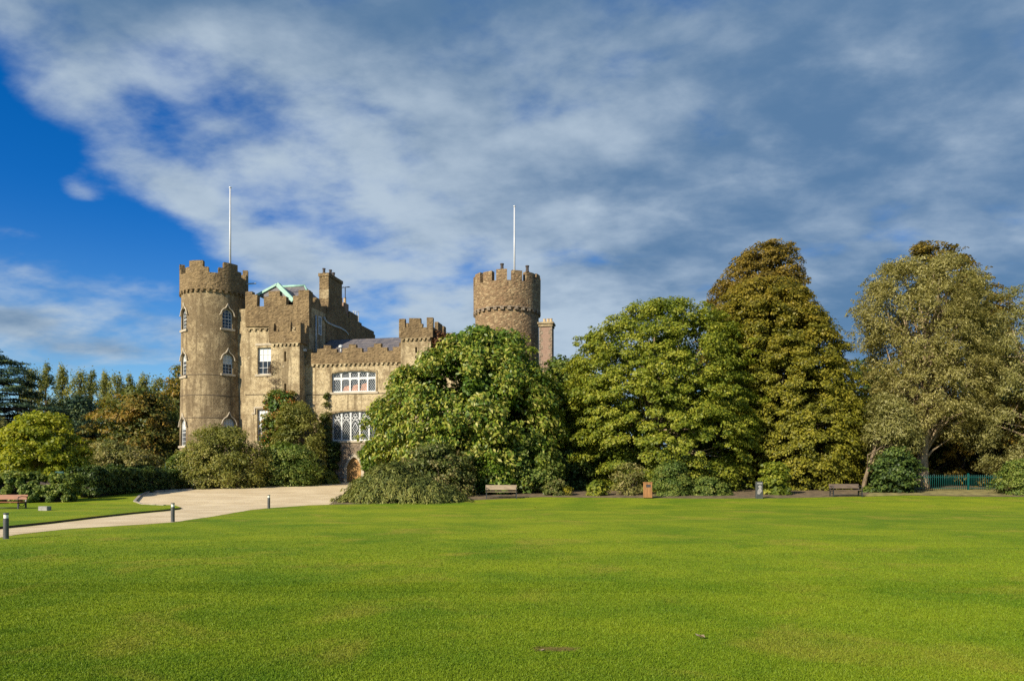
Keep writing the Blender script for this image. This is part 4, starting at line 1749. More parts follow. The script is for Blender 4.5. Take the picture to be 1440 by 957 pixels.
# --- right round tower
s = (713 - CX) / F
YT = 77.0
XT = s * YT
tu2 = (XT - X0) * CA - (YT - Y0) * SA
tw2 = (XT - X0) * SA + (YT - Y0) * CA
k2_ = YT / F


def zr3(py):
    return EYE + (HY - py) * (YT - 3.3) / F - GB


Rb2, Rp2 = 44.6 * k2_, 47.0 * k2_
mb = MB()
mb.lathe([(Rb2 * 1.04, -0.8), (Rb2 * 1.0, zr3(440)), (Rb2 * 1.0, zr3(420))], 96, tu2, tw2)
tower2 = mb.build('round_tower', M['rubble'], castle)
smooth_by_angle(tower2)
mb = MB()
mb.lathe([(Rb2, zr3(430.5) - 0.1), (Rp2, zr3(430)), (Rp2 * 1.005, zr3(394)), (Rp2 - 0.55, zr3(394)), (Rp2 - 0.56, zr3(398))], 96, tu2, tw2)
va2 = math.atan2(713 - CX, F) - AN
n_m = 14
for i in range(n_m):
    c0 = R(-9 + i * 360 / n_m)
    mb.arc(Rp2 - 0.55, Rp2 * 1.005 + 0.002, c0 - va2 - R(9.0), c0 - va2 + R(9.0), zr3(396), zr3(379.0 + (0.9 if i % 3 else -0.4)), tu2, tw2, R(3))
mb.build('parapet', M['rubble'], tower2)
mb = MB()
ring_corbels(mb, 30, Rb2 - 0.05, Rp2 + 0.03, zr3(435), zr3(430.0), tu2, tw2)
mb.build('corbel_course', M['base_rubble'], tower2)
for g_, rr in ((-9, Rp2 - 0.3), (40, Rp2 - 0.3)):
    g2 = R(g_) - va2
    mb = MB()
    mb.lathe([(0.2, 0), (0.16, 0.1), (0.15, 0.45), (0.2, 0.5), (0.2, 0.6), (0.06, 0.6)], 12)
    mb.build('chimney_pot', M['pot'], tower2, (tu2 + rr * math.sin(g2), tw2 - rr * math.cos(g2), zr3(378.5)))
# chimney beside it
wch = 8.6
mb = MB()
p, q = P(758.3, 520, wch), P(777, 458.5, wch)
mb.box(p[0], q[0] - 0.06, wch, wch + 1.2, -0.8, q[1])
c3 = mb.build('chimney_stack', M['brick'], castle)
mb = MB()
z_ = q[1]
i = 0
while z_ > q[1] - 8:
    ln_ = 0.34 if i % 2 else 0.18
    mb.box(q[0] - 0.06 - ln_, q[0] - 0.05, wch - 0.025, wch + 1.225, z_ - 0.36, z_ - 0.01)
    mb.box(p[0] - 0.005, p[0] + ln_, wch - 0.025, wch + 1.225, z_ - 0.36, z_ - 0.01)
    z_ -= 0.37
    i += 1
mb.build('quoins', M['base_rubble'], c3)
mb = MB()
mb.box(p[0] - 0.08, q[0] + 0.02, wch - 0.12, wch + 1.35, q[1], q[1] + 0.25)
mb.box(p[0] - 0.16, q[0] + 0.12, wch - 0.22, wch + 1.42, q[1] + 0.252, q[1] + 0.42)
mb.build('cap', M['harl'], c3)
for du in (0.45, 0.8, 1.1):
    mb = MB()
    mb.lathe([(0.16, 0), (0.14, 0.1), (0.13, 0.34), (0.16, 0.42), (0.05, 0.42)], 12)
    mb.build('chimney_pot', M['claypot'], c3, (p[0] + du, wch + 0.5, q[1] + 0.42))
# range of rooms between the towers, hidden by the trees
mb = MB()
mb.box(U(650, 3), U(757, 14) - 0.3, tw2 + 1.0, 20.0, -0.8, zr3(520))
mb.build('rear_range', M['rubble'], castle)

# --- flagpoles and aerials
for px, pyt, pyb, u_, w_ in ((323.7, 265, 392, None, TW + 1.0), (723.4, 291, 400, None, tw2 + 0.8)):
    a = P(px, pyb, w_)
    b_ = P(px, pyt, w_)
    mb = MB()
    mb.tube([(a[0], w_, a[1]), (b_[0], w_, b_[1])], [0.105, 0.07], 10)
    fp = mb.build('flagpole', M['pole'], castle)
    mb = MB()
    mb.lathe([(0.02, 0), (0.12, 0.06), (0.12, 0.14), (0.02, 0.2)], 10)
    mb.build('finial', M['pole'], fp, (b_[0], w_, b_[1] - 0.02))
mb = MB()
w_ = side_w(486, -0.5)
a, b_ = P(485.5, 432, w_), P(485.5, 404, w_)
mb.tube([(a[0], w_, a[1]), (a[0], w_, b_[1])], 0.05, 6)
mb.tube([(a[0] - 0.45, w_, b_[1]), (a[0] + 0.5, w_, b_[1] + 0.03)], 0.035, 6)
for d in (-0.35, -0.15, 0.1, 0.3, 0.45):
    mb.tube([(a[0] + d, w_ - 0.25, b_[1] + 0.02), (a[0] + d, w_ + 0.25, b_[1] + 0.02)], 0.02, 5)
mb.build('aerial', M['iron'], castle)
mb = MB()
w_ = 13.0
for px in (497.5, 500.5, 504):
    a, b_ = P(px, 475, w_), P(px, 437 + (px - 497) * 0.3, w_)
    mb.tube([(a[0], w_, a[1]), (b_[0], w_, b_[1])], 0.05, 6)
a, b_ = P(495.5, 437.5, w_), P(505, 438, w_)
mb.tube([(a[0], w_, a[1]), (b_[0], w_, b_[1])], 0.035, 6)
mb.build('aerial', M['lead'], castle)
mb = MB()
a, b_ = P(346, 399, 1.2), P(360, 398.3, 1.2)
mb.tube([(a[0] - 1.5, 1.2, a[1]), (b_[0], 1.2, b_[1])], 0.06, 6)
mb.build('waterspout', M['lead'], castle)
# floodlights on walls
mb = MB()
p = P(426.5, 492, -0.8)
mb.box(a1 * 0 + U(421.2, wt) + 0.0, U(421.2, wt) + 0.2, -0.9, -0.6, p[1] - 0.12, p[1] + 0.1)
mb.build('floodlight', M['white'], castle)
mb = MB()
p = P(478, 490, wm + 0.3)
mb.lathe([(0.06, -0.35), (0.06, 0.05), (0.2, 0.12), (0.2, 0.3), (0.08, 0.38)], 10)
mb.build('floodlight', M['white'], castle, (p[0], wm + 0.5, p[1]))
# ------------------------------------------------------------------ trees on the right of the lawn
make_tree('magnolia_tree', 'broad magnolia with large pale-backed leaves, hiding the right end of the castle hall', 11,
          [(471, 655, 700), (483, 625, 735), (506, 592, 763), (534, 558, 780), (562, 532, 790), (600, 514, 797), (640, 522, 797), (675, 560, 790), (697, 600, 775)],
          56.0, 690, 'magnolia', 'bark', 340, 0.85, 82000, 0.30, 0.14, trunk_top=0.6, flat=0.85, droop=0.15, up=0.35, outw=0.5, jit=0.6, hang=0.9, edge=70, core=0.3)
make_tree('green_tree', 'mid green tree filling the gap between the magnolia and the spreading lime', 12,
          [(503, 778, 812), (540, 765, 830), (580, 757, 838), (620, 752, 842), (660, 755, 838), (697, 765, 830)],
          60.0, 798, 'shrub', 'bark_dark', 110, 0.8, 24000, 0.22, 0.13, flat=0.7, edge=50)
make_tree('lime_tree', 'spreading green lime tree with visible fan of branches behind the wooden bin', 13,
          [(426, 915, 965), (437, 880, 1002), (453, 848, 1026), (470, 822, 1042), (500, 800, 1050), (550, 790, 1058), (600, 787, 1062), (640, 800, 1058), (672, 832, 1050), (697, 850, 1032)],
          57.0, 910, 'lime', 'bark_pale', 620, 0.66, 135000, 0.175, 0.11, trunk_top=0.72, trunk_rad=0.32, n_limb=60, flat=0.55, droop=0.3, up=0.35, outw=0.55, jit=0.5, hang=0.45, edge=190, core=0.14, limb_r=0.11)
make_tree('golden_tree', 'tall cone of yellow-green autumn leaves between the lime and the dark bench', 14,
          [(396, 1045, 1108), (412, 1020, 1132), (440, 1005, 1152), (470, 1005, 1174), (500, 1012, 1192), (540, 1022, 1206), (580, 1030, 1214), (630, 1034, 1218), (668, 1046, 1208), (694, 1062, 1192)],
          58.0, 1108, 'gold', 'bark', 760, 0.62, 140000, 0.175, 0.11, trunk_top=0.8, flat=0.7, droop=0.35, up=0.3, outw=0.6, jit=0.5, hang=0.5, edge=220, core=0.16)
make_tree('bronze_tree', 'tallest tree with bronze brown top rising behind the golden tree', 15,
          [(341, 1085, 1114), (349, 1052, 1124), (365, 1032, 1129), (390, 1012, 1131), (415, 996, 1134), (450, 987, 1145), (520, 985, 1150), (600, 985, 1160), (692, 1000, 1150)],
          64.0, 1075, 'bronze', 'bark_dark', 620, 0.62, 130000, 0.18, 0.11, trunk_top=0.85, trunk_rad=0.45, flat=0.7, droop=0.35, up=0.3, outw=0.6, jit=0.5, edge=180, core=0.16)
wt_ = make_tree('silver_willow', 'tall tawny silver willow with pale leaning trunk at the teal fence', 16,
          [(367, 1268, 1330), (378, 1236, 1366), (400, 1222, 1384), (430, 1205, 1380), (450, 1199, 1376), (480, 1212, 1384), (510, 1220, 1392), (550, 1226, 1396), (590, 1240, 1380), (618, 1265, 1350)],
          57.0, 1297, 'silver_brown', 'bark_pale', 420, 0.6, 84000, 0.20, 0.06, trunk_top=0.82, trunk_rad=0.42, n_limb=110, flat=1.0, droop=0.25, up=0.25, outw=0.4, jit=0.7, hang=0.9, edge=300, core=0.05, limb_r=0.11, lean=0.35, shell=0.2)
make_tree('brown_tree', 'dark brown topped tree standing behind the tawny silver willow', 17,
          [(344, 1297, 1328), (353, 1276, 1350), (375, 1268, 1376), (408, 1266, 1402), (440, 1268, 1428), (520, 1258, 1440), (600, 1252, 1445), (690, 1255, 1440)],
          64.0, 1350, 'bronze', 'bark_dark', 300, 0.7, 52000, 0.20, 0.12, trunk_top=0.85, flat=0.55, droop=0.4, up=0.4, jit=0.45, edge=80, core=0.3)
make_tree('silver_willow', 'grey-green willow hanging into the right edge above the round olive bush', 18,
          [(403, 1420, 1505), (425, 1402, 1540), (455, 1386, 1570), (520, 1372, 1590), (580, 1366, 1600), (620, 1372, 1600), (655, 1388, 1580), (676, 1405, 1550)],
          56.0, 1485, 'silver', 'bark_pale', 380, 0.65, 64000, 0.20, 0.06, trunk_top=0.8, n_limb=60, flat=1.0, droop=0.3, up=0.25, jit=0.7, hang=1.0, edge=200, core=0.06, shell=0.2)

# the small willow with two leaning trunks
base = gp(1222, 54.5)
root = empty('young_willow', base)
tag(root, 'small pale willow with two leaning trunks beside the dark bench', 'tree')
V, lr, sr, C = make_crown(19, [(556, 1232, 1262), (580, 1218, 1282), (610, 1212, 1292), (640, 1222, 1285), (662, 1236, 1270)], 54.5, base, 80, 0.7, 11000, 0.22, 0.07,
                          flat=1.0, droop=0.3, up=0.3, jit=0.7, hang=0.9, edge=50, core=0.0, shell=0.15)
quads('crown', V, L['silver'], root, lr, sr)
rng = np.random.default_rng(3)


def loc_at(px, py, Y, b):
    return tuple(at(px, py, Y) - b)


for pts in ([(1213, 697), (1216, 676), (1222, 655), (1230, 630), (1238, 606)], [(1222, 698), (1230, 678), (1237, 655), (1246, 632), (1262, 606)]):
    mb = MB()
    tp = [loc_at(a, b, 54.5, base) for a, b in pts]
    sel = C[rng.choice(len(C), 12, replace=False)]
    limbs(mb, rng, tp, [0.19, 0.15, 0.12, 0.09, 0.05], [tuple(c) for c in sel], 0.05, start=(0.5, 1.0))
    mb.build('trunk', M['bark_mid'], root)

make_tree('evergreen_tree', 'dark evergreen in the gap between the golden tree and the tawny willow', 20,
          [(508, 1205, 1240), (530, 1196, 1262), (570, 1188, 1290), (620, 1185, 1300), (690, 1188, 1298)],
          67.0, 1240, 'dark', 'bark_dark', 60, 1.1, 15000, 0.28, 0.15, flat=0.6, edge=40)
make_tree('holly_tree', 'dark holly behind the teal fence under the tawny willow', 21,
          [(585, 1310, 1400), (610, 1290, 1420), (650, 1280, 1430), (690, 1285, 1430)],
          68.0, 1355, 'dark', 'bark_dark', 60, 1.1, 15000, 0.26, 0.15, flat=0.7, edge=30)
# a belt of dark trees further back, seen only through gaps
for i, (px, top, hw, Y, lab) in enumerate([
        (820, 520, 60, 76, 'dark tree glimpsed behind the gap between magnolia and lime'),
        (960, 500, 70, 80, 'dark tree hidden behind the crown of the spreading lime'),
        (1170, 545, 70, 78, 'dark tree glimpsed low behind the golden tree'),
        (1255, 520, 60, 84, 'dark tree showing left of the tawny willow trunk, far behind the evergreen'),
        (1400, 500, 70, 80, 'dark tree glimpsed right of the tawny willow beyond the fence'),
        (1660, 500, 90, 74, 'dark tree beyond the right end of the row, past the grey-green willow'),
        (1530, 480, 80, 76, 'dark tree at the far right edge behind the grey-green willow')]):
    make_tree('woodland_tree', lab, 30 + i, [(top, px - hw * .3, px + hw * .3), (top + 30, px - hw * .8, px + hw * .8), (top + 80, px - hw, px + hw), (660, px - hw, px + hw), (690, px - hw * .8, px + hw * .8)],
              Y, px, 'dark', 'bark_dark', 40, 1.7, 9000, 0.42, 0.24, flat=0.7, edge=20, group='dark trees behind the row')

# ------------------------------------------------------------------ shrubs along the lawn's far edge
make_shrub('juniper_bush', 'spreading olive juniper mound at the corner of the gravel forecourt', 41,
           [(654, 526, 556), (664, 510, 585), (678, 494, 615), (692, 480, 652), (706, 466, 668)], 45.6, 'juniper', 110, 0.5, 26000, 0.22, 0.05,
           flat=0.8, droop=0.9, up=0.4, jit=0.35, hang=1.2, shell=0.4, core=0.4)
make_shrub('mixed_shrub', 'pinkish mixed shrub between juniper mound and slatted bench', 42,
           [(628, 575, 640), (645, 560, 662), (675, 560, 672), (700, 570, 668)], 49.6, 'pinkish', 60, 0.6, 11000, 0.17, 0.09)
make_shrub('bright_shrub', 'bright green shrub directly behind the left of the slatted bench', 43,
           [(636, 676, 704), (652, 666, 718), (672, 666, 722), (690, 672, 716)], 51.4, 'bright', 30, 0.5, 5500, 0.22, 0.13)
make_shrub('green_shrub', 'dark green shrub right of the slatted bench over the low plank seat', 44,
           [(612, 715, 765), (640, 704, 782), (670, 704, 790), (686, 712, 785)], 52.6, 'shrub', 50, 0.65, 9000, 0.2, 0.12)
make_shrub('flower_clump', 'small clump of yellow flowers at the lawn edge under the dark tree', 45,
           [(684, 795, 803), (690, 792, 806), (698, 793, 806)], 49.9, 'flower', 10, 0.22, 260, 0.10, 0.06, edge=5, stems=3)
make_shrub('pale_shrub', 'small pale leaved shrub right of the yellow flowers', 46,
           [(678, 832, 848), (688, 826, 854), (699, 828, 852)], 50.0, 'lime', 20, 0.35, 2500, 0.18, 0.10, edge=8)
make_shrub('low_shrub', 'low bronze green plants at the lawn edge left of the yellow flowers', 47,
           [(676, 772, 792), (688, 764, 798), (699, 766, 796)], 50.2, 'pinkish', 20, 0.35, 3000, 0.14, 0.07, edge=8)
make_shrub('twiggy_shrub', 'thin twiggy beige shrub just left of the wooden bin', 48,
           [(652, 876, 898), (668, 862, 906), (685, 862, 906), (699, 868, 902)], 50.4, 'cream', 30, 0.45, 3200, 0.14, 0.07, edge=16, stems=12, core=0.0)
make_shrub('clipped_bush', 'rounded clipped green bush immediately right of the wooden bin', 49,
           [(654, 930, 958), (664, 920, 968), (680, 917, 974), (700, 918, 972)], 50.2, 'hedge', 60, 0.45, 13000, 0.10, 0.06, edge=10, core=0.4)
make_shrub('clipped_bush', 'low spreading bush right of the rounded clipped bush', 50,
           [(672, 984, 1008), (682, 970, 1022), (692, 966, 1028), (700, 968, 1026)], 50.4, 'hedge', 50, 0.4, 9000, 0.12, 0.07, edge=10)
make_shrub('green_shrub', 'leafy low shrub beneath the golden tree right of the grey post', 51,
           [(652, 1074, 1102), (672, 1068, 1108), (698, 1074, 1106)], 51.0, 'lime', 24, 0.5, 3500, 0.22, 0.13, edge=12)
make_shrub('laurel_bush', 'dark laurel between the young willow and the leaning willow trunk', 52,
           [(632, 1240, 1280), (655, 1228, 1294), (680, 1226, 1288), (697, 1232, 1276)], 53.0, 'dark', 36, 0.6, 6500, 0.2, 0.11)
make_shrub('olive_bush', 'round olive bush at the right end of the teal fence', 53,
           [(648, 1425, 1470), (662, 1408, 1490), (680, 1400, 1500), (698, 1398, 1500)], 51.0, 'hedge', 60, 0.5, 11000, 0.13, 0.07, core=0.4)
make_shrub('fern_clump', 'small green clump at the foot of the young willow', 54,
           [(684, 1216, 1228), (692, 1212, 1236), (700, 1214, 1232)], 53.2, 'shrub', 14, 0.3, 1500, 0.2, 0.06, edge=8)
make_shrub('yellow_shrub', 'small yellowish sapling left of the teal fence post', 55,
           [(662, 1262, 1276), (676, 1256, 1284), (696, 1258, 1282)], 54.0, 'lime', 18, 0.35, 1600, 0.16, 0.08, edge=10)
for i, (px, top, hw, Y, lab) in enumerate([
        (735, 600, 40, 58, 'dark understory shrub deep behind the low plank seat'),
        (800, 620, 45, 57, 'dark understory shrub behind the yellow flowers'),
        (870, 640, 45, 58, 'dark understory shrub behind the twiggy beige shrub'),
        (950, 640, 50, 58, 'dark understory shrub behind the rounded clipped bush'),
        (1030, 640, 45, 59, 'dark understory shrub left of the grey post'),
        (1140, 640, 55, 60, 'dark understory shrub beneath the golden tree'),
        (1200, 640, 40, 60, 'dark understory shrub behind the dark bench')]):
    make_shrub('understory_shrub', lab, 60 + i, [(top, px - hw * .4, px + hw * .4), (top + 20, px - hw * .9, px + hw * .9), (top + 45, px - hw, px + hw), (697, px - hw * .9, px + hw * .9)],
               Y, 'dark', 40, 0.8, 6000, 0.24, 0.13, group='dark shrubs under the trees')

# ------------------------------------------------------------------ planting round the castle
make_shrub('olive_shrub', 'large olive green shrub mound in front of the left round tower', 71,
           [(603, 292, 335), (615, 270, 352), (635, 254, 374), (655, 242, 382), (672, 240, 380), (689, 246, 372)], 59.0, 'olive', 120, 0.75, 21000, 0.17, 0.08, edge=70, jit=0.55)
make_shrub('green_shrub', 'broad fresh green shrub at the forecourt edge right of the olive mound', 72,
           [(630, 380, 428), (640, 366, 444), (655, 356, 456), (672, 352, 454), (687, 354, 446)], 61.3, 'shrub', 90, 0.7, 16000, 0.17, 0.09, edge=50)
make_shrub('grey_green_shrub', 'tall grey-green shrub behind the broad green shrub, before the hall corner', 73,
           [(566, 402, 428), (580, 392, 442), (600, 386, 452), (625, 384, 458), (650, 388, 456)], 64.6, 'olive', 70, 0.6, 13000, 0.16, 0.07, depth=0.38, edge=50, hang=0.9)
make_shrub('red_creeper', 'creeper with red and orange leaves climbing the turret wall', 74,
           [(550, 380, 418), (565, 370, 422), (590, 367, 420), (620, 367, 412), (645, 369, 405)], 66.2, 'creeper', 70, 0.5, 11000, 0.17, 0.11, depth=0.3, edge=50, cat='climber')
make_shrub('bare_climber', 'leafless brown climber on the turret wall above the red creeper', 75,
           [(506, 386, 392), (516, 378, 402), (530, 374, 400), (545, 378, 398), (560, 384, 396)], 67.1, 'twiggy', 40, 0.4, 3200, 0.20, 0.03, depth=0.1, edge=40, core=0.0, shell=0.05, cat='climber', stems=14)
make_shrub('wall_climber', 'narrow rusty climber on the hall wall left of the gothic window', 76,
           [(553, 456, 462), (575, 452, 464), (600, 448, 466), (630, 446, 464)], 67.0, 'pinkish', 30, 0.35, 3200, 0.15, 0.08, depth=0.12, edge=20, cat='climber')
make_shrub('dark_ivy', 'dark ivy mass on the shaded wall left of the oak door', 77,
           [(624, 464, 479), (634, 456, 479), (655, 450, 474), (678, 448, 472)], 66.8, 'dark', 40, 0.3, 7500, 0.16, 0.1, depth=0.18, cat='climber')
make_shrub('green_ivy', 'clipped bright ivy on the hall wall right of the oak door', 78,
           [(623, 504, 536), (640, 503, 545), (662, 511, 545), (680, 516, 545)], 66.2, 'bright', 40, 0.4, 7500, 0.15, 0.09, depth=0.25, cat='climber', edge=10)
make_shrub('strappy_plant', 'strap leaved plants at the wall foot left of the oak door', 79,
           [(664, 448, 466), (672, 444, 474), (681, 442, 478)], 63.6, 'shrub', 24, 0.35, 2400, 0.42, 0.045, edge=10, hang=-0.6, up=0.1, cat='plant')
make_shrub('white_flowering_shrub', 'little shrub with white flowers in the shade left of the oak door', 80,
           [(645, 444, 454), (654, 442, 458), (664, 444, 456)], 63.4, 'cream', 12, 0.3, 900, 0.14, 0.1, edge=8)
make_shrub('russet_creeper', 'russet creeper on the wall top right of the hall turret', 81,
           [(464, 612, 624), (474, 608, 632), (490, 606, 634), (520, 606, 636)], 65.2, 'russet', 20, 0.4, 2600, 0.15, 0.09, depth=0.3, edge=20, cat='climber')
make_shrub('cream_shrub', 'low cream leaved shrub at the gravel edge under the olive mound', 82,
           [(664, 268, 292), (674, 258, 304), (688, 258, 302)], 57.2, 'cream', 30, 0.4, 4200, 0.15, 0.08, edge=16)
make_shrub('dry_grass_tuft', 'dry brownish grass tuft by the stone kerb', 83,
           [(673, 222, 240), (681, 214, 246), (690, 216, 244)], 56.0, 'cream', 24, 0.4, 2600, 0.4, 0.03, hang=-0.8, up=0.0, edge=10, cat='plant')
make_shrub('green_shrub', 'upright green shrub beside the green railing, left of the olive mound', 84,
           [(636, 246, 262), (655, 236, 266), (688, 238, 264)], 58.0, 'shrub', 30, 0.45, 4800, 0.15, 0.08, edge=20)

# ------------------------------------------------------------------ left side planting


def make_hedge(name, label, seed, a, b, h, width, lmat, n_leaf, ln, wd, uneven=0.05):
    """a hedge from ground point a to b"""
    d = (b - a)
    length = d.length
    root = empty(name, (a + b) / 2, math.atan2(d.y, d.x))
    tag(root, label, 'hedge')
    rng = np.random.default_rng(seed)
    n = int(length * 34)
    f = rng.choice(3, n, p=[0.5, 0.38, 0.12])
    C = np.zeros((n, 3))
    O = np.zeros((n, 3))
    C[:, 0] = (rng.random(n) - 0.5) * length
    bump = np.sin(C[:, 0] * 1.7 + seed) * uneven + np.sin(C[:, 0] * 4.1) * uneven * 0.6
    C[:, 1] = np.where(f == 0, -width / 2 + 0.2, np.where(f == 1, (rng.random(n) - 0.5) * width * 0.8, width / 2 - 0.2)) + rng.normal(size=n) * 0.06
    C[:, 2] = np.where(f == 1, h - 0.18 + bump + rng.normal(size=n) * 0.05, rng.random(n) * (h - 0.3) + 0.15)
    O[:, 1] = np.where(f == 0, -1, np.where(f == 1, 0, 1))
    O[:, 2] = np.where(f == 1, 1, 0.35)
    O = unit(O)
    for sgn in (-1, 1):
        m = int(width * h * 9)
        Ce = np.stack([np.full(m, sgn * (length / 2 - 0.1)), (rng.random(m) - 0.5) * width, rng.random(m) * (h - 0.2) + 0.1], 1)
        C = np.concatenate([C, Ce])
        O = np.concatenate([O, np.tile([[sgn * 0.95, 0, 0.3]], (m, 1))])
    V, lr, sr = leaves(rng, C, O, 0.17 + 0.10 * rng.random(len(C)), n_leaf, ln, wd, flat=0.8, droop=0.1, jit=0.6)
    quads('foliage', V, L[lmat], root, lr, sr)
    mb = MB()
    mb.box(-length / 2 + 0.6, length / 2 - 0.6, -width / 2 + 0.6, width / 2 - 0.6, -0.1, h - 0.6)
    mb.build('branches', M['bark_dark'], root)
    return root


make_hedge('hedge', 'long clipped hedge behind the orange bench on the left', 91, Vector((-37, 41.6, 0)), gp(106, 44.2), 1.70, 1.7, 'hedge', 80000, 0.16, 0.09)
h2_ = gp(113, 46.5)
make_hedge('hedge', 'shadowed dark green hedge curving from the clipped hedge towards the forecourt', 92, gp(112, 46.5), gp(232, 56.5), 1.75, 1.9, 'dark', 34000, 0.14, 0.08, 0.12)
make_shrub('cream_hedge', 'loose cream and pink shrub behind the shadowed dark hedge', 93,
           [(624, 134, 156), (634, 122, 196), (645, 118, 222), (662, 118, 232), (685, 124, 228)], 58.5, 'cream', 90, 0.6, 15000, 0.17, 0.09, edge=60)
make_tree('yellow_tree', 'yellow-green autumn tree with pale forked trunk behind the clipped hedge', 94,
          [(583, 48, 86), (592, 30, 98), (608, 10, 108), (628, -8, 121), (650, -10, 119), (668, 5, 110)], 50.0, 56, 'yellow', 'bark_pale', 100, 0.65, 19000, 0.19, 0.11,
          trunk_top=0.6, trunk_rad=0.12, n_limb=26, flat=0.5, droop=0.3, up=0.35, jit=0.5, edge=60, core=0.1, limb_r=0.06)
make_shrub('grey_bush', 'pale grey-green bush at the left edge beside the yellow-green tree', 95,
           [(592, -40, 12), (606, -60, 26), (630, -60, 30), (690, -50, 24)], 52.0, 'silver', 60, 0.6, 9000, 0.18, 0.08)

# cedar: flat plates of needles on level limbs
Yc = 82.0
base = gp(-25, Yc)
root = empty('cedar_tree', base)
tag(root, 'dark blue-green cedar with flat layered boughs at the left edge', 'tree')
rng = np.random.default_rng(96)
C, O, Rd, tg = [], [], [], []
for py, reach, thick in ((496, 42, 0.3), (506, 62, .35), (519, 75, .4), (532, 84, .45), (545, 95, .5), (558, 106, 0.5), (568, 120, 0.5), (580, 132, 0.55), (592, 132, 0.55), (604, 118, 0.5), (620, 110, .5)):
    z = EYE + (HY - py) / F * Yc - base.z
    Rr = reach / F * Yc
    m = int(10 + Rr * 6)
    for i in range(m):
        g = rng.random() * 2 * PI
        t = (0.12 + 0.88 * rng.random()) ** 0.7
        rr = Rr * t * (0.8 + 0.2 * math.sin(g * 5 + py))
        x, y = rr * math.cos(g), rr * math.sin(g)
        C.append((x, y, z - 0.07 * rr + 0.2 * rng.normal()))
        O.append((math.cos(g) * 0.9, math.sin(g) * 0.9, 0.08))
        Rd.append(0.75 + 0.55 * rng.random())
        if i % 3 == 0:
            tg.append((x * 0.9, y * 0.9, z - 0.07 * rr - 0.12))
C, O, Rd = np.array(C), unit(np.array(O)), np.array(Rd)
V, lr, sr = leaves(rng, C, O, Rd, 46000, 0.30, 0.11, flat=0.16, droop=0.10, spray_len=0.5, up=0.9, outw=0.2, jit=0.35, hang=0.2, shell=0.05)
quads('crown', V, L['cedar'], root, lr, sr)
mb = MB()
zt_ = EYE + (HY - 492) / F * Yc - base.z
mb.tube([(0, 0, -0.3), (0, 0, 3), (0.1, 0, 8), (0, 0, zt_)], [0.7, 0.55, 0.4, 0.08], 10)
for t in tg:
    mb.tube([(0, 0, t[2] - 0.5), (t[0] * 0.5, t[1] * 0.5, t[2] + 0.1), t], [0.12, 0.08, 0.03], 5)
mb.build('trunk', M['bark_dark'], root)

# row of poplars far behind
rng = np.random.default_rng(97)
proto = []
Yp = 118.0
for kk in range(3):
    base = Vector((0, 0, 0))
    rows = [(0, 0, 0)]
    Hh = 17.5
    C, O, Rd, tg = [], [], [], []
    for i in range(95):
        f = rng.random() ** 0.8
        z = 2.0 + f * (Hh - 2.6)
        wv = 2.5 * math.sin(min(1, (1.06 - f) * 1.9) * PI / 2) * (0.75 + 0.25 * math.sin(f * 9 + kk * 2))
        g = rng.random() * 2 * PI
        t = math.sqrt(rng.random())
        C.append((wv * t * math.cos(g), wv * t * math.sin(g), z))
        O.append((0.5 * math.cos(g), 0.5 * math.sin(g), 0.9))
        Rd.append(0.35 + 0.3 * rng.random())
        if i % 3 == 0:
            tg.append(C[-1])
    C, O, Rd = np.array(C), unit(np.array(O)), np.array(Rd)
    V, lr, sr = leaves(rng, C, O, Rd * 1.0, 5200, 0.30, 0.16, flat=1.7, droop=-0.2, up=0.3, jit=0.7, hang=-0.6, shell=0.1)
    proto.append((V, lr, sr, tg))
pop_me = []
plabels = ['partly behind the cedar top, first of the far poplar row', 'second of the far poplar row, just right of the cedar', 'third of the far poplar row, with forked tip',
           'fourth of the far poplar row, above the yellow-green tree', 'fifth of the far poplar row, above the dark middle hedge gap', 'sixth of the far poplar row, over the left of the russet beech',
           'seventh of the far poplar row, over the beech', 'eighth of the far poplar row, over the crown of the beech', 'ninth of the far poplar row, over the right of the beech',
           'tenth of the far poplar row, next to the dark tree by the tower', 'last of the far poplar row, closest to the round tower']
pops = []
for i, (px, py) in enumerate([(44, 513), (64, 511), (88, 514), (112, 518), (128, 521), (148, 523), (166, 523), (184, 527), (203, 526), (222, 527), (241, 531)]):
    Yi = Yp + (i % 3) * 4 - 4
    b = gp(px, Yi)
    top = EYE + (HY - py) / F * Yi - b.z
    if i < 3:
        V, lr, sr, tg = proto[i]
        root = empty('poplar_tree', b)
        quads('crown', V, L['poplar'], root, lr, sr)
        mb = MB()
        mb.tube([(0, 0, -0.3), (0, 0, 6), (0, 0, 16.8)], [0.3, 0.22, 0.04], 8)
        for t in tg:
            mb.tube([(0, 0, max(1.0, t[2] - 2.0)), (t[0] * 0.6, t[1] * 0.6, t[2] - 0.8), t], [0.07, 0.05, 0.02], 5)
        mb.build('trunk', M['bark'], root)
        pops.append(root)
    else:
        root = copy_tree(pops[i % 3])
        root.location = b
        root.rotation_euler = (0, 0, i * 1.3)
    root.scale = (1.0, 1.0, top / 17.5)
    tag(root, 'slender poplar, ' + plabels[i], 'tree', 'poplars in the far row')

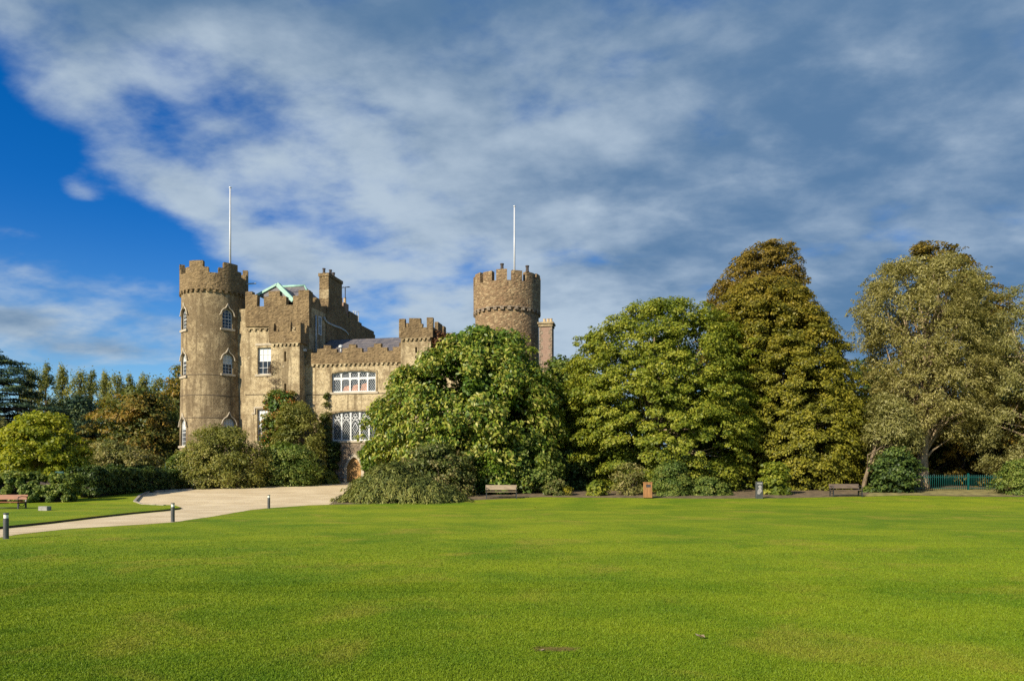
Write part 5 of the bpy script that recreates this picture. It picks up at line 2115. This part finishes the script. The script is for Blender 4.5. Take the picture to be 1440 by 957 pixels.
make_tree('beech_tree', 'broad russet and dark green beech left of the round tower', 98,
          [(554, 175, 222), (564, 152, 244), (585, 132, 262), (610, 120, 270), (640, 118, 272), (668, 125, 268)], 86.0, 196, 'beech', 'bark_dark', 170, 1.25, 26000, 0.30, 0.17,
          flat=0.35, droop=0.35, up=0.5, outw=0.4, jit=0.4, edge=80, core=0.3)
make_tree('dark_tree', 'dark tree peeping out beside the round tower', 99,
          [(516, 248, 272), (530, 238, 285), (560, 230, 290), (620, 228, 290), (670, 235, 285)], 98.0, 262, 'beech', 'bark_dark', 80, 1.2, 11000, 0.34, 0.2, flat=0.6, edge=50)
make_tree('grey_tree', 'grey-green tree low between cedar and beech under the poplars', 100,
          [(562, 92, 122), (580, 78, 140), (610, 70, 148), (660, 75, 145)], 96.0, 108, 'cedar', 'bark_dark', 80, 1.3, 12000, 0.32, 0.18, flat=0.5, edge=40)
for i, (px, top, hw, Y, lab) in enumerate([
        (20, 600, 60, 100, 'dark background tree behind the trunk of the cedar'),
        (150, 610, 60, 104, 'dark background tree low behind the left of the beech'),
        (230, 600, 50, 108, 'dark background tree low behind the right of the beech'),
        (-110, 560, 80, 100, 'dark background tree left of the cedar'),
        (-250, 555, 90, 98, 'dark background tree furthest left, well outside the cedar'),
        (-400, 560, 90, 104, 'dark background tree beyond the left end of the clipped hedge')]):
    make_tree('woodland_tree', lab, 110 + i, [(top, px - hw * .3, px + hw * .3), (top + 15, px - hw * .8, px + hw * .8), (top + 35, px - hw, px + hw), (672, px - hw, px + hw)],
              Y, px, 'dark', 'bark_dark', 40, 1.6, 7000, 0.42, 0.24, flat=0.6, edge=20, group='dark trees behind the left garden')

# ------------------------------------------------------------------ small things on the lawn
# path lights
d0 = None
blabels = ['nearest grey path light with pale lens at the left edge by the gravel path',
           'middle grey path light at the bend where path meets forecourt',
           'farthest grey path light standing on the lawn edge of the forecourt']
for i, (px, py) in enumerate([(8.5, 757), (243, 733.5), (378, 714.5)]):
    b = ground_pt(px, py)
    if d0 is None:
        d0 = empty('path_light', b)
        mb = MB()
        mb.lathe([(0.085, -0.1), (0.085, 0.0), (0.068, 0.012), (0.068, 0.56)], 20)
        o = mb.build('post', M['steel'], d0)
        smooth_by_angle(o)
        mb = MB()
        mb.lathe([(0.058, 0.561), (0.058, 0.662)], 20)
        o = mb.build('lens', M['lens'], d0)
        smooth_by_angle(o)
        mb = MB()
        mb.lathe([(0.069, 0.663), (0.069, 0.695), (0.06, 0.705)], 20)
        o = mb.build('cap', M['steel'], d0)
        r = d0
    else:
        r = copy_tree(d0)
        r.location = b
    tag(r, blabels[i], 'path light', 'path lights along the gravel')

# concrete block
b = ground_pt(63, 719.5)
root = empty('concrete_block', b, R(-6))
tag(root, 'small pale concrete block on the grass right of the orange bench', 'block')
mb = MB()
mb.box(-0.225, 0.225, -0.15, 0.15, -0.03, 0.27)
o = mb.build('block', M['concrete'], root)
bv = o.modifiers.new('bevel', 'BEVEL')
bv.width = 0.015


def make_bench(label, loc, rz, wid, slat, seat_h=0.45, back_h=0.85, metal='iron', arms=True):
    root = empty('park_bench', loc, rz)
    tag(root, label, 'bench', 'park benches')
    mb = MB()
    for i in range(5):
        y = -0.24 + i * 0.105
        mb.box(-wid / 2, wid / 2, y, y + 0.085, seat_h - 0.035, seat_h)
    mb.build('seat', M[slat], root)
    mb = MB()
    for i in range(4):
        z = seat_h + 0.10 + i * (back_h - seat_h - 0.10) / 4
        y = 0.31 + i * 0.03
        mb.prism([(y, z), (y + 0.03, z - 0.004), (y + 0.045, z + 0.082), (y + 0.015, z + 0.086)], -wid / 2, wid / 2, 'x')
    mb.build('backrest', M[slat], root)
    for s in (-1, 1):
        x = s * (wid / 2 - 0.05)
        mb = MB()
        mb.prism([(-0.27, -0.02), (-0.21, -0.02), (-0.20, seat_h - 0.04), (-0.27, seat_h - 0.04)], x - 0.03, x + 0.03, 'x')
        mb.prism([(0.30, -0.02), (0.37, -0.02), (0.345, seat_h - 0.04), (0.46, back_h), (0.42, back_h), (0.285, seat_h - 0.04)], x - 0.03, x + 0.03, 'x')
        mb.prism([(-0.27, seat_h - 0.095), (0.30, seat_h - 0.095), (0.30, seat_h - 0.038), (-0.27, seat_h - 0.038)], x - 0.028, x + 0.028, 'x')
        mb.tube([(x, -0.23, seat_h - 0.09), (x, -0.08, seat_h - 0.22), (x, 0.12, seat_h - 0.22), (x, 0.30, seat_h - 0.09)], 0.018, 6)
        mb.build('leg_frame', M[metal], root)
        if arms:
            mb = MB()
            mb.tube([(x, 0.37, seat_h + 0.24), (x, 0.0, seat_h + 0.26), (x, -0.22, seat_h + 0.23), (x, -0.27, seat_h + 0.12), (x, -0.24, seat_h - 0.03)], 0.022, 6)
            mb.build('armrest', M[metal], root)
    mb = MB()
    mb.tube([(-wid / 2 + 0.06, 0.30, 0.12), (wid / 2 - 0.06, 0.30, 0.12)], 0.015, 6)
    mb.tube([(-wid / 2 + 0.06, -0.22, 0.14), (wid / 2 - 0.06, -0.22, 0.14)], 0.015, 6)
    mb.build('stretcher', M[metal], root)
    return root


b = ground_pt(705, 700.5)
make_bench('pale slatted bench with dark legs in front of the bright green shrub', b, R(2), 2.0, 'slat_pale')
b = ground_pt(753, 694)
low = empty('plank_seat', b + Vector((0, 0.6, 0)), R(3))
low['label'] = 'low weathered plank seat half under the dark green shrub'
low['category'] = 'bench'
mb = MB()
mb.box(-0.95, 0.95, -0.16, -0.005, 0.36, 0.42)
mb.box(-0.95, 0.95, 0.005, 0.16, 0.36, 0.42)
mb.build('seat', M['slat_pale'], low)
for s in (-1, 1):
    mb = MB()
    mb.box(s * 0.75 - 0.06, s * 0.75 + 0.06, -0.13, 0.13, -0.03, 0.358)
    mb.build('leg', M['slat_dark'], low)
b = ground_pt(1190, 698)
make_bench('dark brown bench in tree shade beside the young willow', b, R(-2), 1.95, 'slat_dark', 0.45, 0.82)
b = ground_pt(8, 717)
make_bench('orange varnished bench with black legs on the left lawn', b, R(0), 1.65, 'slat_orange', 0.42, 0.72)


# wooden litter bin
b = ground_pt(911, 700.0)
root = empty('litter_bin', b, R(-12))
tag(root, 'upright boarded wooden litter bin with dark slot on the lawn edge', 'litter bin')
mb = MB()
w_, h_ = 0.56, 1.0
for i in range(6):
    x0 = -w_ / 2 + i * w_ / 6
    for y_, gap in ((-w_ / 2, True), (w_ / 2 - 0.025, False)):
        if gap and 2 <= i <= 4:
            mb.box(x0 + 0.004, x0 + w_ / 6 - 0.004, y_, y_ + 0.025, 0.04, 0.70)
            mb.box(x0 + 0.004, x0 + w_ / 6 - 0.004, y_, y_ + 0.025, 0.88, h_ - 0.03)
        else:
            mb.box(x0 + 0.004, x0 + w_ / 6 - 0.004, y_, y_ + 0.025, 0.04, h_ - 0.03)
    for x_ in (-w_ / 2, w_ / 2 - 0.025):
        y0 = -w_ / 2 + 0.027 + i * (w_ - 0.054) / 6
        mb.box(x_, x_ + 0.025, y0 + 0.004, y0 + (w_ - 0.054) / 6 - 0.004, 0.04, h_ - 0.03)
mb.build('panels', M['bin_wood'], root)
mb = MB()
mb.box(-w_ / 2 + 0.03, w_ / 2 - 0.03, -w_ / 2 + 0.03, w_ / 2 - 0.03, 0.02, 0.94)
mb.build('liner', M['iron'], root)
mb = MB()
mb.box(-w_ / 2 - 0.02, w_ / 2 + 0.02, -w_ / 2 - 0.02, w_ / 2 + 0.02, h_ - 0.028, h_ + 0.03)
mb.build('lid', M['bin_wood'], root)

# grey information post
b = ground_pt(1067.5, 700.5)
root = empty('information_post', b, R(4))
tag(root, 'slim dark grey post with pale picture panel under the golden tree', 'sign post')
mb = MB()
mb.box(-0.22, 0.22, -0.09, 0.09, -0.05, 1.08)
o = mb.build('post', M['steel'], root)
bv = o.modifiers.new('bevel', 'BEVEL')
bv.width = 0.012
mb = MB()
mb.prism([(-0.15, 0.30), (-0.02, 0.26), (0.15, 0.48), (0.10, 0.62), (0.14, 0.78), (0.02, 0.86), (-0.12, 0.78), (-0.04, 0.66), (-0.14, 0.50)], -0.098, -0.091)
mb.prism([(-0.16, 0.93), (0.16, 0.93), (0.16, 1.0), (-0.16, 1.0)], -0.098, -0.091)
mb.build('panel', M['concrete'], root)

# teal railings
root_y = 55.0
fa, fb = gp(1280, 55.0), gp(1410, 55.8)
root = empty('iron_fence', fa, math.atan2(fb.y - fa.y, fb.x - fa.x))
tag(root, 'teal painted iron railings behind the leaning willow trunk', 'fence')
Lf = (fb - fa).length
mb = MB()
mb.box(0, Lf, -0.02, 0.02, 0.16, 0.20)
mb.build('rail', M['teal'], root)
mb = MB()
mb.box(0, Lf, -0.02, 0.02, 0.98, 1.02)
mb.build('rail', M['teal'], root)
npick = int(Lf / 0.155)
me_p = None
for i in range(npick):
    if me_p is None:
        mb = MB()
        mb.tube([(0, 0, 0.05), (0, 0, 1.12), (0, 0, 1.18)], [0.019, 0.019, 0.006], 6)
        po = mb.build('picket', M['teal'], root, (0.08, 0, 0))
        me_p = po.data
    else:
        o = bpy.data.objects.new('picket', me_p)
        COL.objects.link(o)
        o.parent = root
        o.location = (0.08 + i * 0.155, 0, 0)
for xp in (0.35, Lf * 0.63, Lf - 0.05):
    mb = MB()
    mb.box(-0.06, 0.06, -0.06, 0.06, -0.1, 1.22)
    mb.add([(-0.075, -0.075, 1.22), (0.075, -0.075, 1.22), (0.075, 0.075, 1.22), (-0.075, 0.075, 1.22), (0, 0, 1.3)], [(0, 1, 4), (1, 2, 4), (2, 3, 4), (3, 0, 4), (0, 3, 2, 1)])
    mb.build('post', M['teal'], root, (xp, 0.06, 0))
# dark green garden railing left of the olive mound
ra, rb = gp(232, 57.4), gp(268, 57.4)
root = empty('garden_railing', ra)
tag(root, 'dark green garden railing beside the olive mound', 'fence')
Lr = (rb - ra).length
for z in (0.35, 1.75):
    mb = MB()
    mb.tube([(0, 0, z), (Lr, 0, z)], 0.025, 6)
    mb.build('rail', M['green_paint'], root)
for xx in (0.05, Lr * 0.5, Lr * 0.66, Lr - 0.05):
    mb = MB()
    mb.tube([(xx, 0, -0.1), (xx, 0, 1.95)], 0.04, 6)
    mb.build('post', M['green_paint'], root)
# teal board behind the clipped hedge
b = gp(84, 47.5)
root = empty('teal_sign', b)
tag(root, 'small teal board showing over the end of the clipped hedge', 'sign')
mb = MB()
mb.box(-0.28, 0.28, -0.02, 0.02, 1.46, 1.72)
mb.build('board', M['teal'], root)
for s in (-1, 1):
    mb = MB()
    mb.tube([(s * 0.25, 0.04, -0.1), (s * 0.25, 0.04, 1.7)], 0.025, 6)
    mb.build('post', M['green_paint'], root)
# fallen leaves
lab = ['lone fallen yellow leaf on the right foreground grass', 'pale fallen leaf on the grass beside the bare scrape of soil', 'fallen leaf on the middle lawn before the slatted bench']
for i, (px, py) in enumerate([(985, 899), (763, 919), (753, 714)]):
    b = ground_pt(px, py)
    mb = MB()
    s = 0.055 if i == 0 else 0.035 if i == 1 else 0.12
    pts = [(0, -1, 0), (0.6, -0.4, 0.35), (0.45, 0.5, 0.2), (0, 1.2, 0.45), (-0.45, 0.5, 0.15), (-0.6, -0.4, 0.5)]
    vs = [(x * s, y * s, 0.035 + z * s) for x, y, z in pts] + [(0, 0, 0.03)]
    mb.add(vs, [(k2, (k2 + 1) % 6, 6) for k2 in range(6)])
    o = mb.build('fallen_leaf', M['slat_pale'], None, b, 0.8 + i)
    tag(o, lab[i], 'leaf', 'fallen leaves')
